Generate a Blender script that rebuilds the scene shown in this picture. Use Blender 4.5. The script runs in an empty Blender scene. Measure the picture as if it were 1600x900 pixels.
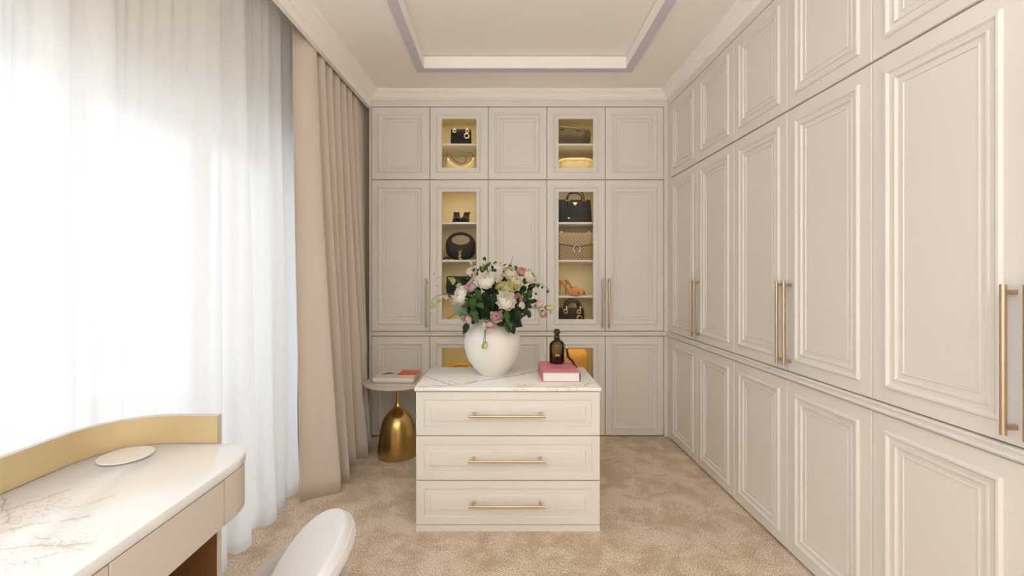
import bpy, bmesh, math, random
from mathutils import Vector, Matrix, noise as mnoise
PI = math.pi
C = bpy.context.scene.collection
S = bpy.context.scene

# ------------------------------------------------------------------ camera, world, light, exposure
F = 688.0                     # focal length in pixels of a 1600 wide frame
VX, HY = 789.0, 431.0         # vanishing point of the room's depth axis
CAMZ = 1.4
cd = bpy.data.cameras.new('camera'); cam = bpy.data.objects.new('camera', cd); C.objects.link(cam)
cam.location = (0, 0, CAMZ); cam.rotation_euler = (PI/2, 0, 0)
cd.sensor_width = 36; cd.lens = 36*F/1600
cd.shift_x = (800-VX)/1600; cd.shift_y = -(450-HY)/1600
cd.clip_start = 0.05
S.camera = cam
w = bpy.data.worlds.new('sky'); S.world = w; w.use_nodes = True
bg = w.node_tree.nodes['Background']; bg.inputs[0].default_value = (0.86, 0.93, 1.0, 1); bg.inputs[1].default_value = 1.75

def area(name, loc, rot, sx, sy, power, col=(1, 1, 1), spread=None):
    l = bpy.data.lights.new(name, 'AREA'); l.shape = 'RECTANGLE'; l.size = sx; l.size_y = sy
    l.energy = power; l.color = col
    if spread: l.spread = spread
    o = bpy.data.objects.new(name, l); C.objects.link(o); o.location = loc; o.rotation_euler = rot
    return o
# daylight at the tall window behind the sheer, plus two added fill lights, unseen behind the camera
day = area('window_daylight', (-2.05, 1.75, 1.2), (0, -PI/2, 0), 2.3, 3.5, 12, (0.90, 0.955, 1.0))
area('ceiling_fill', (0.3, -1.3, 1.9), (PI, 0, 0), 0.8, 0.8, 96, (1.0, 0.995, 0.985))  # added fill aimed up, brightens the room off the ceiling
area('rear_side_fill', (-1.66, -1.15, 1.35), (0, -PI/2, 0), 2.3, 2.1, 33, (0.90, 0.955, 1.0))  # added fill in front of solid wall, no window here
S.view_settings.view_transform = 'Standard'; S.view_settings.look = 'None'
S.view_settings.gamma = 1; S.view_settings.use_curve_mapping = False
S.view_settings.exposure = 0.06
S.cycles.use_denoising = True
S.cycles.max_bounces = 14; S.cycles.diffuse_bounces = 8; S.cycles.transparent_max_bounces = 24
S.cycles.caustics_reflective = False; S.cycles.caustics_refractive = False
S.cycles.sample_clamp_indirect = 6

# ------------------------------------------------------------------ helpers
def P(px, py, Y):             # a picked direction at depth Y -> a point of the room
    return Vector(((px-VX)*Y/F, Y, CAMZ-(py-HY)*Y/F))

ROOTM = {}
def thing(name, label, cat, loc=(0, 0, 0), rz=0.0, group=None):
    o = bpy.data.objects.new(name, None); C.objects.link(o)
    o.location = loc; o.rotation_euler = (0, 0, rz); o.empty_display_size = 0.05
    o['label'] = label; o['category'] = cat
    if group: o['group'] = group
    ROOTM[o.name] = (Matrix.Translation(Vector(loc)) @ Matrix.Rotation(rz, 4, 'Z')).inverted()
    return o

def root_of(o):
    while o.parent: o = o.parent
    return o

class MB:
    def __init__(s): s.v = []; s.f = []
    def add(s, vs, fs, M=None):
        b = len(s.v)
        for q in vs:
            q = Vector(q)
            s.v.append(M @ q if M else q)
        s.f += [tuple(b+i for i in f) for f in fs]
        return s
    def box(s, x0, x1, y0, y1, z0, z1, M=None):
        vs = [(x, y, z) for z in (z0, z1) for y in (y0, y1) for x in (x0, x1)]
        return s.add(vs, [(0, 2, 3, 1), (4, 5, 7, 6), (0, 1, 5, 4), (2, 6, 7, 3), (0, 4, 6, 2), (1, 3, 7, 5)], M)
    def rbox(s, x0, x1, y0, y1, z0, z1, r=0.004, seg=2, M=None):
        bm = bmesh.new(); bmesh.ops.create_cube(bm, size=1)
        for q in bm.verts:
            q.co = Vector(((x0+x1)/2+q.co.x*(x1-x0), (y0+y1)/2+q.co.y*(y1-y0), (z0+z1)/2+q.co.z*(z1-z0)))
        bmesh.ops.bevel(bm, geom=bm.edges[:], offset=r, segments=seg, profile=0.5, affect='EDGES')
        bm.verts.index_update()
        s.add([q.co.copy() for q in bm.verts], [[q.index for q in f.verts] for f in bm.faces], M)
        bm.free(); return s
    def rings(s, rs, cap0=True, cap1=True, closed=True, M=None):
        n = len(rs[0]); vs = [q for r in rs for q in r]; fs = []
        for i in range(len(rs)-1):
            for j in range(n if closed else n-1):
                k = (j+1) % n
                fs.append((i*n+j, i*n+k, (i+1)*n+k, (i+1)*n+j))
        if cap0: fs.append(tuple(range(n))[::-1])
        if cap1: fs.append(tuple((len(rs)-1)*n+j for j in range(n)))
        return s.add(vs, fs, M)
    def lathe(s, prof, n=32, M=None, cap0=True, cap1=True):
        return s.rings([[(r*math.cos(2*PI*j/n), r*math.sin(2*PI*j/n), z) for j in range(n)] for r, z in prof], cap0, cap1, True, M)
    def tube(s, path, r, n=8, closed=False, M=None, flat=1.0):
        pts = [Vector(p) for p in path]; m = len(pts)
        rr = r if isinstance(r, (list, tuple)) else [r]*m
        up = None; out = []
        for i in range(m):
            a = pts[(i-1) % m] if (closed or i > 0) else pts[i]
            b = pts[(i+1) % m] if (closed or i < m-1) else pts[i]
            t = (b-a)
            if t.length < 1e-9: t = Vector((0, 0, 1))
            t.normalize()
            if up is None:
                up = Vector((0, 0, 1)) if abs(t.z) < 0.9 else Vector((0, 1, 0))
            sd = t.cross(up)
            if sd.length < 1e-6: sd = t.orthogonal()
            sd.normalize(); u2 = sd.cross(t).normalized(); up = u2
            out.append([pts[i]+sd*(rr[i]*math.cos(2*PI*j/n))+u2*(rr[i]*flat*math.sin(2*PI*j/n)) for j in range(n)])
        if closed:
            out.append(out[0]); return s.rings(out, False, False, True, M)
        return s.rings(out, True, True, True, M)
    def prism(s, outline, y0, y1, M=None):        # outline in x, z
        n = len(outline)
        vs = [(x, y0, z) for x, z in outline]+[(x, y1, z) for x, z in outline]
        fs = [tuple(range(n)), tuple(range(2*n-1, n-1, -1))]+[(i, n+i, n+(i+1) % n, (i+1) % n) for i in range(n)]
        return s.add(vs, fs, M)
    def plate(s, outline, z0, z1, M=None):        # outline in x, y
        n = len(outline)
        vs = [(x, y, z0) for x, y in outline]+[(x, y, z1) for x, y in outline]
        fs = [tuple(range(n))[::-1], tuple(range(n, 2*n))]+[(i, (i+1) % n, n+(i+1) % n, n+i) for i in range(n)]
        return s.add(vs, fs, M)
    def grid(s, fn, nu, nv, M=None):
        vs = [fn(i/nu, j/nv) for j in range(nv+1) for i in range(nu+1)]
        fs = [(j*(nu+1)+i, j*(nu+1)+i+1, (j+1)*(nu+1)+i+1, (j+1)*(nu+1)+i) for j in range(nv) for i in range(nu)]
        return s.add(vs, fs, M)
    def ball(s, c, r, n=12, M=None):
        c = Vector(c); rx, ry, rz = r if isinstance(r, tuple) else (r, r, r)
        return s.rings([[(c.x+rx*math.sin(a)*math.cos(2*PI*j/n), c.y+ry*math.sin(a)*math.sin(2*PI*j/n), c.z-rz*math.cos(a)) for j in range(n)]
                        for a in [PI*(0.02+0.96*k/8) for k in range(9)]], True, True, True, M)
    def build(s, name, mat, parent=None, world=False, kind=None, smooth=True, ang=0.62, recalc=True, label=None):
        vs = s.v
        if world and parent is not None:
            Mi = ROOTM[root_of(parent).name]; vs = [Mi @ q for q in vs]
        me = bpy.data.meshes.new(name); me.from_pydata([tuple(q) for q in vs], [], s.f); me.update()
        if recalc:
            bm = bmesh.new(); bm.from_mesh(me); bmesh.ops.recalc_face_normals(bm, faces=bm.faces[:]); bm.to_mesh(me); bm.free()
        if smooth:
            me.shade_smooth(); me.set_sharp_from_angle(angle=ang)
        me.materials.append(mat)
        o = bpy.data.objects.new(name, me); C.objects.link(o)
        if parent is not None: o.parent = parent
        if kind: o['kind'] = kind
        if label: o['label'] = label
        return o

def tag(o, label, cat, group=None):
    o['label'] = label; o['category'] = cat
    if group: o['group'] = group
    return o

def sup(a, b, z, n=24, e=2.6, cx=0, cy=0):        # superellipse ring
    out = []
    for j in range(n):
        t = 2*PI*j/n; c, s_ = math.cos(t), math.sin(t)
        out.append((cx+a*math.copysign(abs(c)**(2/e), c), cy+b*math.copysign(abs(s_)**(2/e), s_), z))
    return out

def bez(p0, p1, p2, n=10):
    p0, p1, p2 = Vector(p0), Vector(p1), Vector(p2)
    return [p0*(1-t)**2+p1*2*t*(1-t)+p2*t*t for t in [i/n for i in range(n+1)]]

def spline(pts, n=5):
    q = [Vector(p) for p in pts]; out = []
    for i in range(len(q)-1):
        a, b, c, d = q[max(0, i-1)], q[i], q[i+1], q[min(len(q)-1, i+2)]
        for k in range(n):
            t = k/n
            out.append(0.5*((2*b)+(c-a)*t+(2*a-5*b+4*c-d)*t*t+(3*b-a-3*c+d)*t**3))
    return out+[q[-1]]

def arch(x0, x1, z0, h, y=0, n=14, e=2.0):
    cx, a = (x0+x1)/2, (x1-x0)/2
    return [(cx-a*math.copysign(abs(math.cos(t))**(2/e), math.cos(t)), y, z0+h*abs(math.sin(t))**(2/e)) for t in [PI*i/n for i in range(n+1)]]

def smooth01(a, b, x):
    t = max(0.0, min(1.0, (x-a)/(b-a))); return t*t*(3-2*t)

# ------------------------------------------------------------------ materials
def mat(name, col, rough=0.5, metal=0.0, var=0.0, vscale=8.0, bump=0.0, bscale=200.0, spec=None, sheen=0.0, coat=0.0, coords='Object', aniso=0.0):
    m = bpy.data.materials.new(name); m.use_nodes = True
    nt = m.node_tree; N, L = nt.nodes, nt.links; b = N['Principled BSDF']
    b.inputs['Base Color'].default_value = (*col, 1); b.inputs['Roughness'].default_value = rough
    b.inputs['Metallic'].default_value = metal
    if spec is not None: b.inputs['Specular IOR Level'].default_value = spec
    if sheen: b.inputs['Sheen Weight'].default_value = sheen
    if coat: b.inputs['Coat Weight'].default_value = coat; b.inputs['Coat Roughness'].default_value = 0.08
    if aniso: b.inputs['Anisotropic'].default_value = aniso
    tc = N.new('ShaderNodeTexCoord')
    if var:
        t = N.new('ShaderNodeTexNoise'); t.inputs['Scale'].default_value = vscale; t.inputs['Detail'].default_value = 4
        L.new(tc.outputs[coords], t.inputs['Vector'])
        mx = N.new('ShaderNodeMix'); mx.data_type = 'RGBA'
        mx.inputs['A'].default_value = (*[c*(1-var) for c in col], 1); mx.inputs['B'].default_value = (*[min(1, c*(1+var)) for c in col], 1)
        L.new(t.outputs['Fac'], mx.inputs['Factor']); L.new(mx.outputs['Result'], b.inputs['Base Color'])
    if bump:
        t = N.new('ShaderNodeTexNoise'); t.inputs['Scale'].default_value = bscale; t.inputs['Detail'].default_value = 3
        L.new(tc.outputs[coords], t.inputs['Vector'])
        bp = N.new('ShaderNodeBump'); bp.inputs['Strength'].default_value = bump; bp.inputs['Distance'].default_value = 0.004
        L.new(t.outputs['Fac'], bp.inputs['Height']); L.new(bp.outputs['Normal'], b.inputs['Normal'])
    return m

paint = mat('cream_lacquer', (0.73, 0.705, 0.668), 0.42, var=0.01, vscale=3)
paint_in = mat('cabinet_inside_warm_lit', (0.74, 0.66, 0.46), 0.5, var=0.01)  # the cream paint with the strips' warm light put into its colour
ceil_m = mat('ceiling_paint', (0.92, 0.895, 0.855), 0.75, var=0.01)
wall_m = mat('wall_paint', (0.78, 0.73, 0.66), 0.8, var=0.02)
ringm = mat('lavender_grey_trim', (0.63, 0.595, 0.68), 0.55, var=0.02)
brass = mat('satin_brass', (0.62, 0.47, 0.32), 0.34, 1.0, var=0.06, vscale=60)
gold = mat('brushed_gold', (0.64, 0.44, 0.16), 0.23, 1.0, var=0.05, vscale=40, aniso=0.6)
goldtrim = mat('bag_gold', (0.85, 0.62, 0.25), 0.25, 1.0, var=0.03)
silver = mat('bag_silver', (0.80, 0.77, 0.70), 0.25, 1.0, var=0.03)
rimgold = mat('gold_satin_lacquer', (0.63, 0.50, 0.29), 0.40, 0.35, var=0.05, vscale=12)
deskpaint = mat('desk_beige', (0.66, 0.59, 0.52), 0.45, var=0.01)
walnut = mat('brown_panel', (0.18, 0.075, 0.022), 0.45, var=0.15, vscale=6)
chairfab = mat('chair_fabric', (0.60, 0.595, 0.605), 0.9, var=0.04, vscale=60, bump=0.35, bscale=500, sheen=0.3)
chairfab2 = mat('chair_fabric_shaded', (0.47, 0.42, 0.385), 0.9, var=0.04, vscale=60, bump=0.35, bscale=500, sheen=0.3)  # same fabric as the pad, with shade put into its colour
ceramic = mat('matt_white_ceramic', (0.74, 0.725, 0.68), 0.6, var=0.015, vscale=10, bump=0.05, bscale=60)
drapem = mat('beige_linen', (0.61, 0.535, 0.465), 0.9, var=0.05, vscale=90, bump=0.25, bscale=600, sheen=0.2)
white_frame = mat('window_frame_white', (0.8, 0.8, 0.8), 0.4, var=0.01)
black = mat('black_leather', (0.010, 0.008, 0.007), 0.5, spec=0.25, var=0.2, vscale=30, bump=0.25, bscale=350)
blackq = mat('black_quilted_leather', (0.011, 0.008, 0.006), 0.5, spec=0.25, var=0.2, vscale=30, bump=0.5, bscale=90)
browng = mat('dark_brown_leather', (0.075, 0.045, 0.028), 0.4, var=0.15, vscale=20, bump=0.2, bscale=200)
creamg = mat('cream_leather', (0.66, 0.52, 0.28), 0.45, var=0.06, vscale=20, bump=0.2, bscale=200)
tan = mat('tan_leather', (0.50, 0.225, 0.075), 0.45, var=0.08, vscale=20, bump=0.15, bscale=200)
mustard = mat('mustard_leather', (0.55, 0.27, 0.03), 0.42, var=0.10, vscale=16, bump=0.15, bscale=150)
pages = mat('paper_pages', (0.76, 0.75, 0.73), 0.85, var=0.06, vscale=300)
whitecover = mat('white_cover', (0.72, 0.68, 0.62), 0.4, var=0.02)
greycover = mat('grey_cover', (0.22, 0.21, 0.20), 0.5, var=0.02)
redcover = mat('coral_cloth', (0.70, 0.155, 0.085), 0.6, var=0.04, vscale=80)
redline = mat('coral_stamp', (0.42, 0.075, 0.04), 0.6, var=0.03)
pinkcover = mat('pink_cloth', (0.67, 0.215, 0.27), 0.55, var=0.03, vscale=60)
ink = mat('dark_print', (0.045, 0.035, 0.025), 0.5, var=0.05)
def petal(name, col, col2, scale=90):
    """thin petal: diffuse with light coming through from behind"""
    m = mat(name, col, 0.6, var=0.0); N, L = m.node_tree.nodes, m.node_tree.links; b = N['Principled BSDF']
    out = [n for n in N if n.type == 'OUTPUT_MATERIAL'][0]
    tc = N.new('ShaderNodeTexCoord'); t = N.new('ShaderNodeTexNoise'); t.inputs['Scale'].default_value = scale; t.inputs['Detail'].default_value = 4
    L.new(tc.outputs['Object'], t.inputs['Vector'])
    mx = N.new('ShaderNodeMix'); mx.data_type = 'RGBA'; mx.inputs['A'].default_value = (*col, 1); mx.inputs['B'].default_value = (*col2, 1)
    L.new(t.outputs['Fac'], mx.inputs['Factor']); L.new(mx.outputs['Result'], b.inputs['Base Color'])
    tr = N.new('ShaderNodeBsdfTranslucent'); L.new(mx.outputs['Result'], tr.inputs[0])
    ms = N.new('ShaderNodeMixShader'); ms.inputs[0].default_value = 0.46
    L.new(b.outputs[0], ms.inputs[1]); L.new(tr.outputs[0], ms.inputs[2]); L.new(ms.outputs[0], out.inputs[0])
    return m
petalw = petal('white_petal', (0.97, 0.955, 0.91), (0.95, 0.93, 0.86))
petalc = petal('cream_petal', (0.92, 0.89, 0.77), (0.90, 0.85, 0.70))
petalp = petal('pink_petal', (0.90, 0.72, 0.74), (0.86, 0.58, 0.62))
petald = petal('deep_pink_petal', (0.84, 0.58, 0.60), (0.76, 0.42, 0.46))
petall = petal('lilac_petal', (0.84, 0.70, 0.73), (0.80, 0.62, 0.66))
hydr = petal('green_hydrangea', (0.62, 0.60, 0.22), (0.50, 0.48, 0.16))
astil = mat('dusty_pink_plume', (0.70, 0.50, 0.45), 0.7, var=0.2, vscale=100)
leafd = mat('dark_green_leaf', (0.011, 0.024, 0.008), 0.45, var=0.35, vscale=40, spec=0.2)
leafm = mat('green_leaf', (0.042, 0.09, 0.02), 0.5, var=0.3, vscale=40, spec=0.2)
leafl = mat('light_green_leaf', (0.26, 0.36, 0.10), 0.5, var=0.2, vscale=40)
leaft = mat('grey_green_leaf', (0.14, 0.20, 0.125), 0.5, var=0.2, vscale=40)
stemm = mat('green_stem', (0.10, 0.16, 0.04), 0.5, var=0.2, vscale=40)
twigm = mat('reddish_twig', (0.17, 0.07, 0.045), 0.6, var=0.2, vscale=40)
budm = mat('pale_green_bud', (0.50, 0.54, 0.22), 0.5, var=0.2, vscale=60)
darkc = mat('anemone_centre', (0.012, 0.010, 0.014), 0.7, var=0.2)
stopper = mat('dark_brown_wood', (0.040, 0.020, 0.013), 0.35, var=0.2, vscale=30)
blackthread = mat('black_thread', (0.012, 0.010, 0.010), 0.8, var=0.2, vscale=60)

def node_mat(name):
    m = bpy.data.materials.new(name); m.use_nodes = True
    return m, m.node_tree.nodes, m.node_tree.links, m.node_tree.nodes['Principled BSDF']
def mth(N, L, op, a, b=None, clamp=False):
    n = N.new('ShaderNodeMath'); n.operation = op; n.use_clamp = clamp
    for i, q in enumerate((a, b)):
        if q is None: continue
        if isinstance(q, (int, float)): n.inputs[i].default_value = q
        else: L.new(q, n.inputs[i])
    return n.outputs[0]
def vmth(N, L, op, a, b=None, out=0):
    n = N.new('ShaderNodeVectorMath'); n.operation = op
    for i, q in enumerate((a, b)):
        if q is None: continue
        if isinstance(q, (tuple, Vector)): n.inputs[i].default_value = tuple(q)
        else: L.new(q, n.inputs[i])
    return n.outputs[out]
def sstep(N, L, x, lo, hi, a, b):
    n = N.new('ShaderNodeMapRange'); n.interpolation_type = 'SMOOTHSTEP'
    L.new(x, n.inputs[0]); n.inputs[1].default_value = lo; n.inputs[2].default_value = hi
    n.inputs[3].default_value = a; n.inputs[4].default_value = b
    return n.outputs[0]

def marble(name, base, veincol, segs, blobs, rough=0.16, amp=0.05, nscale=9.0, soft=0.02):
    """white stone: veins follow the given segments (start, end, half width, strength) bent by noise; blobs (centre, radius) hold fine veining"""
    m, N, L, b = node_mat(name)
    tc = N.new('ShaderNodeTexCoord'); pos = tc.outputs['Object']
    nz = N.new('ShaderNodeTexNoise'); nz.inputs['Scale'].default_value = nscale; nz.inputs['Detail'].default_value = 5
    L.new(pos, nz.inputs['Vector'])
    off = vmth(N, L, 'SUBTRACT', nz.outputs['Color'], (0.5, 0.5, 0.5))
    sc = N.new('ShaderNodeVectorMath'); sc.operation = 'SCALE'; L.new(off, sc.inputs[0]); sc.inputs['Scale'].default_value = amp
    p = vmth(N, L, 'ADD', pos, sc.outputs[0])
    p = vmth(N, L, 'MULTIPLY', p, (1, 1, 0))
    fine = N.new('ShaderNodeTexNoise'); fine.inputs['Scale'].default_value = 34; fine.inputs['Detail'].default_value = 5; fine.inputs['Distortion'].default_value = 1.2
    L.new(pos, fine.inputs['Vector'])
    tot = None
    for (a, e, wd, st) in segs:
        a = Vector((a[0], a[1], 0)); e = Vector((e[0], e[1], 0)); d = e-a
        pa = vmth(N, L, 'SUBTRACT', p, a)
        h = mth(N, L, 'DIVIDE', vmth(N, L, 'DOT_PRODUCT', pa, d, 1), d.length_squared, True)
        sc2 = N.new('ShaderNodeVectorMath'); sc2.operation = 'SCALE'; sc2.inputs[0].default_value = tuple(d); L.new(h, sc2.inputs['Scale'])
        dist = vmth(N, L, 'LENGTH', vmth(N, L, 'SUBTRACT', pa, sc2.outputs[0]), None, 1)
        core = sstep(N, L, dist, wd*0.25, wd, st, 0)
        halo = mth(N, L, 'MULTIPLY', sstep(N, L, dist, 0, wd*6, st*0.75, 0), sstep(N, L, fine.outputs['Fac'], 0.50, 0.64, 0, 1))
        v = mth(N, L, 'MAXIMUM', mth(N, L, 'MULTIPLY', core, sstep(N, L, fine.outputs['Fac'], 0.36, 0.52, 0.15, 1)), halo)
        tot = v if tot is None else mth(N, L, 'MAXIMUM', tot, v)
    cont = mth(N, L, 'ABSOLUTE', mth(N, L, 'SUBTRACT', fine.outputs['Fac'], 0.5))
    thin = sstep(N, L, cont, 0.0, 0.028, 1, 0)
    for (c, r, st) in blobs:
        dist = vmth(N, L, 'LENGTH', vmth(N, L, 'SUBTRACT', p, Vector((c[0], c[1], 0))), None, 1)
        v = mth(N, L, 'MULTIPLY', sstep(N, L, dist, r*0.3, r, st, 0), thin)
        tot = v if tot is None else mth(N, L, 'MAXIMUM', tot, v)
    cl = N.new('ShaderNodeTexNoise'); cl.inputs['Scale'].default_value = 2.5; L.new(pos, cl.inputs['Vector'])
    m1 = N.new('ShaderNodeMix'); m1.data_type = 'RGBA'; m1.inputs['A'].default_value = (*base, 1); m1.inputs['B'].default_value = (*[c*0.93 for c in base], 1)
    L.new(cl.outputs['Fac'], m1.inputs['Factor'])
    m2 = N.new('ShaderNodeMix'); m2.data_type = 'RGBA'; m2.inputs['B'].default_value = (*veincol, 1)
    L.new(m1.outputs['Result'], m2.inputs['A']); L.new(tot, m2.inputs['Factor'])
    L.new(m2.outputs['Result'], b.inputs['Base Color']); b.inputs['Roughness'].default_value = rough
    return m

def carpet():
    m, N, L, b = node_mat('beige_carpet')
    tc = N.new('ShaderNodeTexCoord'); pos = tc.outputs['Object']
    n1 = N.new('ShaderNodeTexNoise'); n1.inputs['Scale'].default_value = 4.6; n1.inputs['Detail'].default_value = 6; n1.inputs['Roughness'].default_value = 0.72; n1.inputs['Distortion'].default_value = 0.25
    L.new(pos, n1.inputs['Vector'])
    n2 = N.new('ShaderNodeTexNoise'); n2.inputs['Scale'].default_value = 165; n2.inputs['Detail'].default_value = 2
    L.new(pos, n2.inputs['Vector'])
    r = sstep(N, L, n1.outputs['Fac'], 0.38, 0.60, 0, 1)
    mx = N.new('ShaderNodeMix'); mx.data_type = 'RGBA'; mx.inputs['A'].default_value = (0.50, 0.375, 0.26, 1); mx.inputs['B'].default_value = (0.67, 0.55, 0.425, 1)
    L.new(r, mx.inputs['Factor'])
    m2 = N.new('ShaderNodeMix'); m2.data_type = 'RGBA'; m2.blend_type = 'MULTIPLY'; m2.inputs['Factor'].default_value = 1
    g = sstep(N, L, n2.outputs['Fac'], 0.3, 0.7, 0.55, 1.42)
    cmb = N.new('ShaderNodeCombineColor'); [L.new(g, cmb.inputs[i]) for i in range(3)]
    L.new(mx.outputs['Result'], m2.inputs['A']); L.new(cmb.outputs[0], m2.inputs['B'])
    L.new(m2.outputs['Result'], b.inputs['Base Color']); b.inputs['Roughness'].default_value = 1; b.inputs['Sheen Weight'].default_value = 0.25
    b.inputs['Specular IOR Level'].default_value = 0.1
    bp = N.new('ShaderNodeBump'); bp.inputs['Strength'].default_value = 0.7; bp.inputs['Distance'].default_value = 0.006
    L.new(n2.outputs['Fac'], bp.inputs['Height']); L.new(bp.outputs['Normal'], b.inputs['Normal'])
    return m

def sheer_mat():
    m, N, L, b = node_mat('white_sheer'); N.remove(b)
    out = [n for n in N if n.type == 'OUTPUT_MATERIAL'][0]
    tc = N.new('ShaderNodeTexCoord'); nz = N.new('ShaderNodeTexNoise'); nz.inputs['Scale'].default_value = 300
    mp = N.new('ShaderNodeMapping'); mp.inputs['Scale'].default_value = (1, 1, 0.05); L.new(tc.outputs['Object'], mp.inputs[0]); L.new(mp.outputs[0], nz.inputs['Vector'])
    d = N.new('ShaderNodeBsdfDiffuse'); d.inputs[0].default_value = (0.86, 0.83, 0.79, 1)
    t = N.new('ShaderNodeBsdfTranslucent'); t.inputs[0].default_value = (0.87, 0.885, 0.90, 1)
    tr = N.new('ShaderNodeBsdfTransparent')
    a = N.new('ShaderNodeMixShader'); a.inputs[0].default_value = 0.56; L.new(d.outputs[0], a.inputs[1]); L.new(t.outputs[0], a.inputs[2])
    c = N.new('ShaderNodeMixShader'); L.new(sstep(N, L, nz.outputs['Fac'], 0.3, 0.7, 0.085, 0.115), c.inputs[0])
    L.new(a.outputs[0], c.inputs[1]); L.new(tr.outputs[0], c.inputs[2]); L.new(c.outputs[0], out.inputs[0])
    return m

def glass_mat(name, refl=0.12, tint=(1, 1, 1)):
    m, N, L, b = node_mat(name); N.remove(b)
    out = [n for n in N if n.type == 'OUTPUT_MATERIAL'][0]
    g = N.new('ShaderNodeBsdfGlossy'); g.inputs['Roughness'].default_value = 0.02
    tr = N.new('ShaderNodeBsdfTransparent'); tr.inputs[0].default_value = (*tint, 1)
    fr = N.new('ShaderNodeFresnel'); fr.inputs[0].default_value = 1.45
    c = N.new('ShaderNodeMixShader'); L.new(mth(N, L, 'MULTIPLY', fr.outputs[0], refl), c.inputs[0])
    L.new(tr.outputs[0], c.inputs[1]); L.new(g.outputs[0], c.inputs[2]); L.new(c.outputs[0], out.inputs[0])
    return m

def trellis():                                    # woven canvas with a diagonal lattice of small ovals
    m, N, L, b = node_mat('monogram_canvas')
    tc = N.new('ShaderNodeTexCoord')
    mp = N.new('ShaderNodeMapping'); mp.inputs['Rotation'].default_value = (0, PI/4, 0); mp.inputs['Scale'].default_value = (46, 46, 46)
    L.new(tc.outputs['Object'], mp.inputs[0])
    fr = vmth(N, L, 'FRACTION', mp.outputs[0])
    ce = vmth(N, L, 'SUBTRACT', fr, (0.5, 0.5, 0.5)); ce = vmth(N, L, 'MULTIPLY', ce, (1, 0, 1))
    dist = vmth(N, L, 'LENGTH', ce, None, 1)
    ring = sstep(N, L, dist, 0.26, 0.46, 0, 1)
    mx = N.new('ShaderNodeMix'); mx.data_type = 'RGBA'; mx.inputs['A'].default_value = (0.50, 0.37, 0.19, 1); mx.inputs['B'].default_value = (0.30, 0.20, 0.09, 1)
    L.new(ring, mx.inputs['Factor']); L.new(mx.outputs['Result'], b.inputs['Base Color']); b.inputs['Roughness'].default_value = 0.55
    return m

carpetm = carpet(); sheerm = sheer_mat(); pane = glass_mat('clear_glass'); monogram = trellis()
amber = glass_mat('brown_glass', 1.0, (0.72, 0.62, 0.38))
ISL = (0.0155, 2.6725, 0.79)          # island base point used by its top's veins (x, y)
def isl(x, y): return (x-ISL[0], y-ISL[1])
marble_island = marble('white_marble_grey_veins', (0.90, 0.895, 0.885), (0.27, 0.235, 0.20),
    [(isl(-0.30, 2.445), isl(0.235, 2.83), 0.006, 0.95), (isl(-0.482, 2.673), isl(-0.291, 2.44), 0.006, 0.9),
     (isl(-0.49, 2.425), isl(-0.29, 2.45), 0.005, 0.8), (isl(-0.33, 2.56), isl(-0.25, 2.47), 0.004, 0.7),
     (isl(0.06, 2.41), isl(0.16, 2.48), 0.005, 0.7), (isl(0.44, 2.44), isl(0.52, 2.55), 0.005, 0.6), (isl(0.24, 2.42), isl(0.42, 2.46), 0.005, 0.6)],
    [(isl(-0.42, 2.43), 0.09, 0.6), (isl(0.1, 2.43), 0.10, 0.6), (isl(0.34, 2.44), 0.12, 0.7), (isl(0.48, 2.50), 0.06, 0.5)], amp=0.055)
DSK = 0.96875
def dk(x, y): return (x*DSK+1.16, y*DSK-1.0)
marble_desk = marble('white_marble_gold_veins', (0.90, 0.90, 0.90), (0.50, 0.38, 0.27),
    [(dk(-1.40, 1.10), dk(-1.30, 1.33), 0.004, 0.65), (dk(-1.45, 1.26), dk(-1.28, 1.13), 0.004, 0.7), (dk(-1.32, 1.07), dk(-1.12, 1.18), 0.004, 0.7),
     (dk(-1.30, 1.0), dk(-1.0, 1.06), 0.005, 0.7), (dk(-1.16, 1.08), dk(-0.98, 1.03), 0.004, 0.6), (dk(-1.22, 1.20), dk(-1.14, 1.28), 0.003, 0.45)],
    [(dk(-1.30, 1.20), 0.14, 0.7), (dk(-1.08, 1.03), 0.12, 0.85), (dk(-1.28, 1.05), 0.15, 0.6)], rough=0.13, amp=0.06, nscale=8)
marble_table = marble('beige_marble_top', (0.66, 0.585, 0.49), (0.36, 0.29, 0.22),
    [((-0.25, -0.10), (0.25, -0.13), 0.006, 0.35), ((-0.2, -0.18), (0.22, -0.20), 0.005, 0.3), ((-0.25, 0.02), (0.1, -0.05), 0.005, 0.3)], [((0, 0), 0.3, 0.2)], rough=0.3, amp=0.03)

# ------------------------------------------------------------------ room shell
YB = 3.83                     # face of the back run of cabinets
CZ = 3.0
def xr(Y): return 1.414+(YB-Y)*0.0116            # face of the right run of cabinets
def xf(Y): return -1.165-0.0233*(YB-Y)           # curtain fascia on the left
MB().box(-2.0, 2.1, -2.7, 4.4, -0.08, 0).build('floor', carpetm, kind='structure')
TL, TR, TB, TF = -0.679, 0.983, 3.41, -0.9      # tray frame, outer edges
MB().plate([(xf(-2.7)-0.02, -2.7), (TL, -2.7), (TL, 4.4), (xf(4.4)-0.02, 4.4)], CZ, 3.14).box(-2.0, -1.1, -2.7, 4.4, 3.30, 3.36).box(TR, 2.1, -2.7, 4.4, CZ, 3.14).box(TL, TR, TB, 4.4, CZ, 3.14).box(TL, TR, -2.7, TF, CZ, 3.14)\
    .box(TL, TR, TF, TB, 3.074, 3.14).build('ceiling', ceil_m, kind='structure')
MB().box(-2.0, 2.1, 4.28, 4.4, 0, 3.30).build('wall_back', wall_m, kind='structure')
MB().box(-2.0, 2.1, -2.7, -2.6, 0, 3.30).build('wall_front', paint, kind='structure')
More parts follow.
